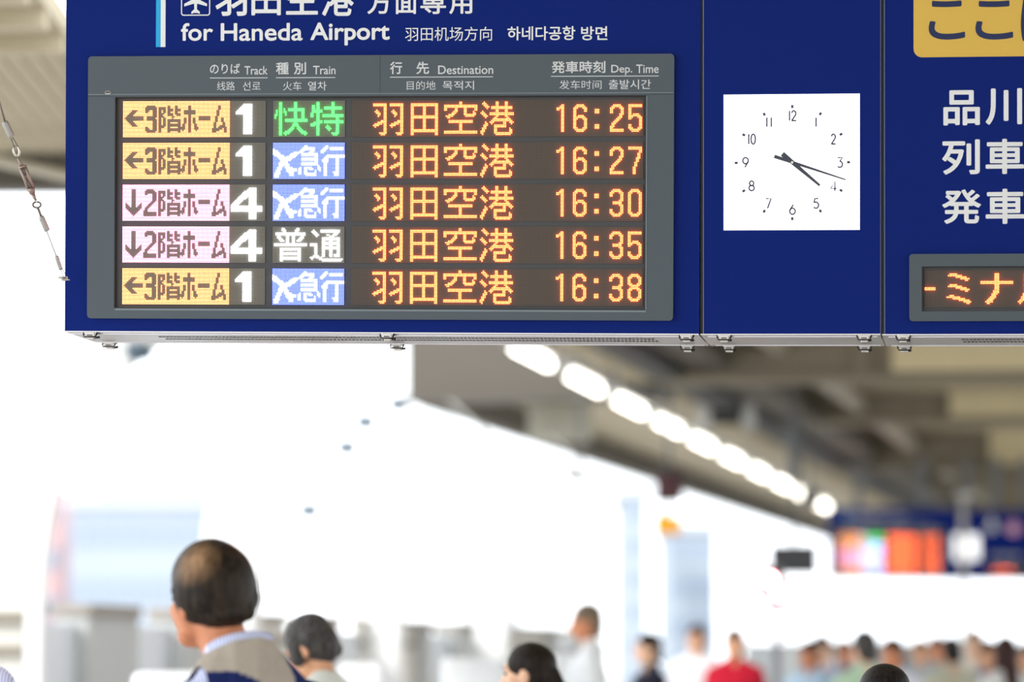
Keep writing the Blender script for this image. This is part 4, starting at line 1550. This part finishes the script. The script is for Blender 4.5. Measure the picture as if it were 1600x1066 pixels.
def px_person(label, px, ytop, Y, yaw, *a, **kw):
    X = (px - 800) / F_PX * Y
    # the crown of the head sits on the sight line through (px, ytop)
    z = at(px, ytop, Y).z
    return person(label, X, Y, z * 1.75 / (1.757 + kw.get('hoff', (0, 0, 0))[2]), yaw, *a, **kw)


# ---- the man in front
SCALP = ((-.100, .012, 1.705), .068, srgb(205, 160, 118))
H_MAN = hair_mat('thinning dark brown hair', (.008, .006, .005), (.045, .030, .019), SCALP)
M_STRIPE = stripe_mat('pale blue striped shirting', srgb(238, 240, 252), srgb(150, 165, 226), 48)
M_VEST = mat('beige grey vest cloth', srgb(176, 166, 154), rough=.9, scale=60, vary=.12, spec=.1)
M_NAVY = mat('navy vest cloth', srgb(28, 40, 92), rough=.85, scale=30, vary=.1, spec=.15)
M_NAVYP = mat('navy piping', srgb(24, 30, 62), rough=.8)


def man_extra(r, HM, torso, neckb, arms, grow, k):
    # collar band standing round the neck, lower at the throat
    b = BM()
    n = 28
    rows_ = []
    for j in range(6):
        t = j / 5.0
        ring = []
        for i in range(n):
            a = 2 * PI * i / n
            rr = .0765 - .006 * t
            x, y = rr * math.cos(a), -.020 + .008 * t + rr * math.sin(a)
            ring.append(b.verts.new((x, y, 1.478 + .072 * t - .40 * (y + .085))))
        rows_.append(ring)
    for j in range(5):
        for i in range(n):
            if i == 7: continue                 # open at the throat
            b.faces.new([rows_[j][i], rows_[j][(i + 1) % n], rows_[j + 1][(i + 1) % n], rows_[j + 1][i]])
    bmesh.ops.recalc_face_normals(b, faces=b.faces[:])
    o = obj('collar', b, M_STRIPE, r, True)
    md = o.modifiers.new('s', 'SOLIDIFY'); md.thickness = .006; md.offset = 1
    # vest over the shirt: beige yoke with a low stand collar, navy back panel and armhole band
    b = grow(list(torso) + neckb, .024)
    cap(b, (0, -.022, 1.42), .092, (0, -.016, 1.56), .084)
    v = skin_union('vest', b, .006, [M_VEST, M_NAVY, M_NAVYP], r, 3)
    me = v.data
    for p in me.polygons:
        c = p.center
        if c.y < .06 and c.z < 1.462 - 4.5 * (c.x + .075) ** 2 and c.x < .06: p.material_index = 1
        if c.x > .088 + (1.50 - c.z) * .30: p.material_index = 1
    bm2 = BM(); bm2.from_mesh(me)
    for co, no in (((0, -.085, 1.528), (0, .46, 1)), ((-.105, 0, 0), (-1, 0, 0)), ((.200, 0, 0), (1, 0, 0)), ((0, 0, .88), (0, 0, -1))):
        bmesh.ops.bisect_plane(bm2, geom=bm2.verts[:] + bm2.edges[:] + bm2.faces[:], plane_co=co, plane_no=no, clear_outer=True)
    bm2.to_mesh(me); bm2.free()
    md = v.modifiers.new('s', 'SOLIDIFY'); md.thickness = .004; md.offset = -1


px_person('man seen from behind with thinning dark hair, striped collar and beige and navy vest', 370, 840, 8.3, 33, 'c', H_MAN, 'full', M_STRIPE, cloth('charcoal trousers', (.03, .03, .035)),
          nod=9, turn=6, tilt=-3, voxel=.009, sleeve='short', extra=man_extra, hoff=(-.025, .050, 0), shz=(-.115, -.030), shw=1.06)


def strap_extra(m):
    def f(r, HM, torso, neckb, arms, grow, k):
        for s in (-1, 1):
            b = BM()
            pts = [(s * .095, -.14, 1.15), (s * .10, -.115, 1.36), (s * .105, -.075, 1.452), (s * .105, -.01, 1.475), (s * .10, .06, 1.44), (s * .095, .115, 1.33), (s * .10, .128, 1.15)]
            C = curve(pts, 4)
            for a, c in zip(C[:-1], C[1:]):
                cap(b, a, (.018, .010, .010), c, (.018, .010, .010))
            skin_union('shoulder_strap', b, .008, m, r, 2)
    return f


px_person('woman seen from behind, grey bobbed hair, bowed head and white top with grey blue straps', 504, 957, 13.8, 52, 'a', H_GREY, 'bob', cloth('off white', (.74, .75, .70)), cloth('grey trousers', (.10, .11, .12)),
          nod=32, turn=14, tilt=7, voxel=.010, sleeve='none', extra=strap_extra(cloth('grey blue strap', (.17, .22, .26))))
px_person('woman in profile facing left, smooth dark brown hair, low at the bottom of the photo', 829, 1003, 13.2, 62, 'b', H_BROWN, 'tied', cloth('brown top', (.12, .07, .06)), cloth('dark skirt', (.03, .03, .04)),
          nod=6, turn=8, voxel=.010)
px_person('person whose black hair shows at the bottom edge below the mint green shirt', 1378, 1045, 10.6, 8, 'b', H_BLACK, 'bob', cloth('dark top', (.04, .04, .05)), cloth('black trousers', (.02, .02, .02)), voxel=.010, shw=.95)
# shoulder at the left edge: the head is outside the frame
person('blue striped shoulder of a person cut off by the lower left edge', (-128 - 800) / F_PX * 9.3, 9.3, 1.735, 12, 'b', H_BLACK, 'short', M_STRIPE, cloth('navy trousers', (.02, .025, .05)), voxel=.011)

CROWD = 'people in the blurred crowd'
crowd = [
    ('tall grey haired man in white shirt, right of the dark haired woman', 917, 941, 25.5, 95, 'c', H_SALT, 'short', (.78, .80, .82), 'short'),
    ('black haired woman in a black top, right of the tall white shirted man', 1013, 988, 27.5, 110, 'b', H_BLACK, 'short', (.015, .015, .03), 'short'),
    ('man in white shirt with dark hair half behind the red shirted person', 1088, 975, 33.0, 165, 'a', H_BROWN, 'short', (.80, .80, .84), 'long'),
    ('person in a bright red T-shirt facing the camera', 1147, 981, 30.0, 184, 'a', H_BROWN, 'short', (.50, .012, .035), 'short'),
    ('person in pale blue shirt with tanned face, leftmost of the crowd under the far board', 1263, 1000, 30.0, 150, 'c', H_BROWN, 'short', (.42, .58, .74), 'short'),
    ('person with black hair in lavender top beside the pale blue shirt', 1283, 994, 33.0, 190, 'b', H_BLACK, 'bob', (.55, .56, .72), 'short'),
    ('person with brown hair and a blue top behind the mint green shirt', 1318, 999, 35.0, 200, 'c', H_BROWN, 'short', (.16, .30, .46), 'short'),
    ('person in a wide mint green shirt with grey green hair', 1349, 984, 25.0, 20, 'b', H_GREY, 'short', (.50, .68, .50), 'short'),
    ('person in white shirt with ruddy face right of the mint green shirt', 1393, 996, 27.0, 160, 'c', H_BROWN, 'short', (.78, .78, .88), 'short'),
    ('person with fair hair in a pale blue grey top, middle of the crowd', 1436, 998, 34.0, 175, 'a', H_SALT, 'short', (.45, .55, .62), 'short'),
    ('person in a khaki beige shirt with black hair left of the pole', 1484, 994, 29.6, 15, 'a', H_BLACK, 'short', (.56, .56, .44), 'short'),
    ('person with brown hair in a grey green top behind the khaki shirt', 1462, 992, 36.0, 185, 'c', H_BROWN, 'short', (.40, .47, .46), 'short'),
    ('tall person in cream top just right of the pale pole', 1521, 984, 33.0, 178, 'b', H_SALT, 'short', (.72, .68, .60), 'long'),
    ('person in white with navy shoulder bag strap near the right edge', 1541, 1000, 30.0, 170, 'a', H_BROWN, 'short', (.20, .24, .40), 'short'),
    ('woman with long dark red brown hair in a white top near the right edge', 1568, 993, 27.0, 25, 'b', hair_mat('red brown hair', (.02, .007, .006), (.07, .03, .024)), 'long', (.80, .80, .80), 'short'),
    ('person in dark clothes cut off by the right edge', 1602, 1004, 29.0, 170, 'a', H_BLACK, 'short', (.06, .07, .09), 'long'),
]
LEGS = [(.03, .03, .05), (.10, .12, .18), (.2, .19, .17), (.05, .05, .05)]
for i, (lab, px, yt, Y, yaw, sk, hr, st, top, sl) in enumerate(crowd):
    px_person(lab, px, yt, Y, yaw, sk, hr, st, cloth('crowd top %d' % i, top), cloth('crowd trousers %d' % (i % 4), LEGS[i % 4]), nod=4, turn=random.uniform(-8, 8), voxel=.018, sleeve=sl, group=CROWD)

# pale fence closing the far end of the platform behind the crowd
r = empty('end_fence', Matrix.Translation((at(1165, 1030, 78).x, 78.0, 0)), 'pale grey fence closing the platform far behind the crowd at right', 'fence')
wd = at(1720, 1030, 78).x - at(1165, 1030, 78).x
n = 8
for i in range(n):
    bm = BM(); box(bm, wd * i / n + .04, wd * (i + 1) / n - .04, 0, .05, .05, 1.78, 0, .01); obj('panel', bm, mat('end fence panel', (.30, .32, .33), rough=.6), r)
    bm = BM(); box(bm, wd * i / n - .05, wd * i / n + .05, -.03, .08, 0, 1.84, 0, .01); obj('post', bm, M_FG, r)
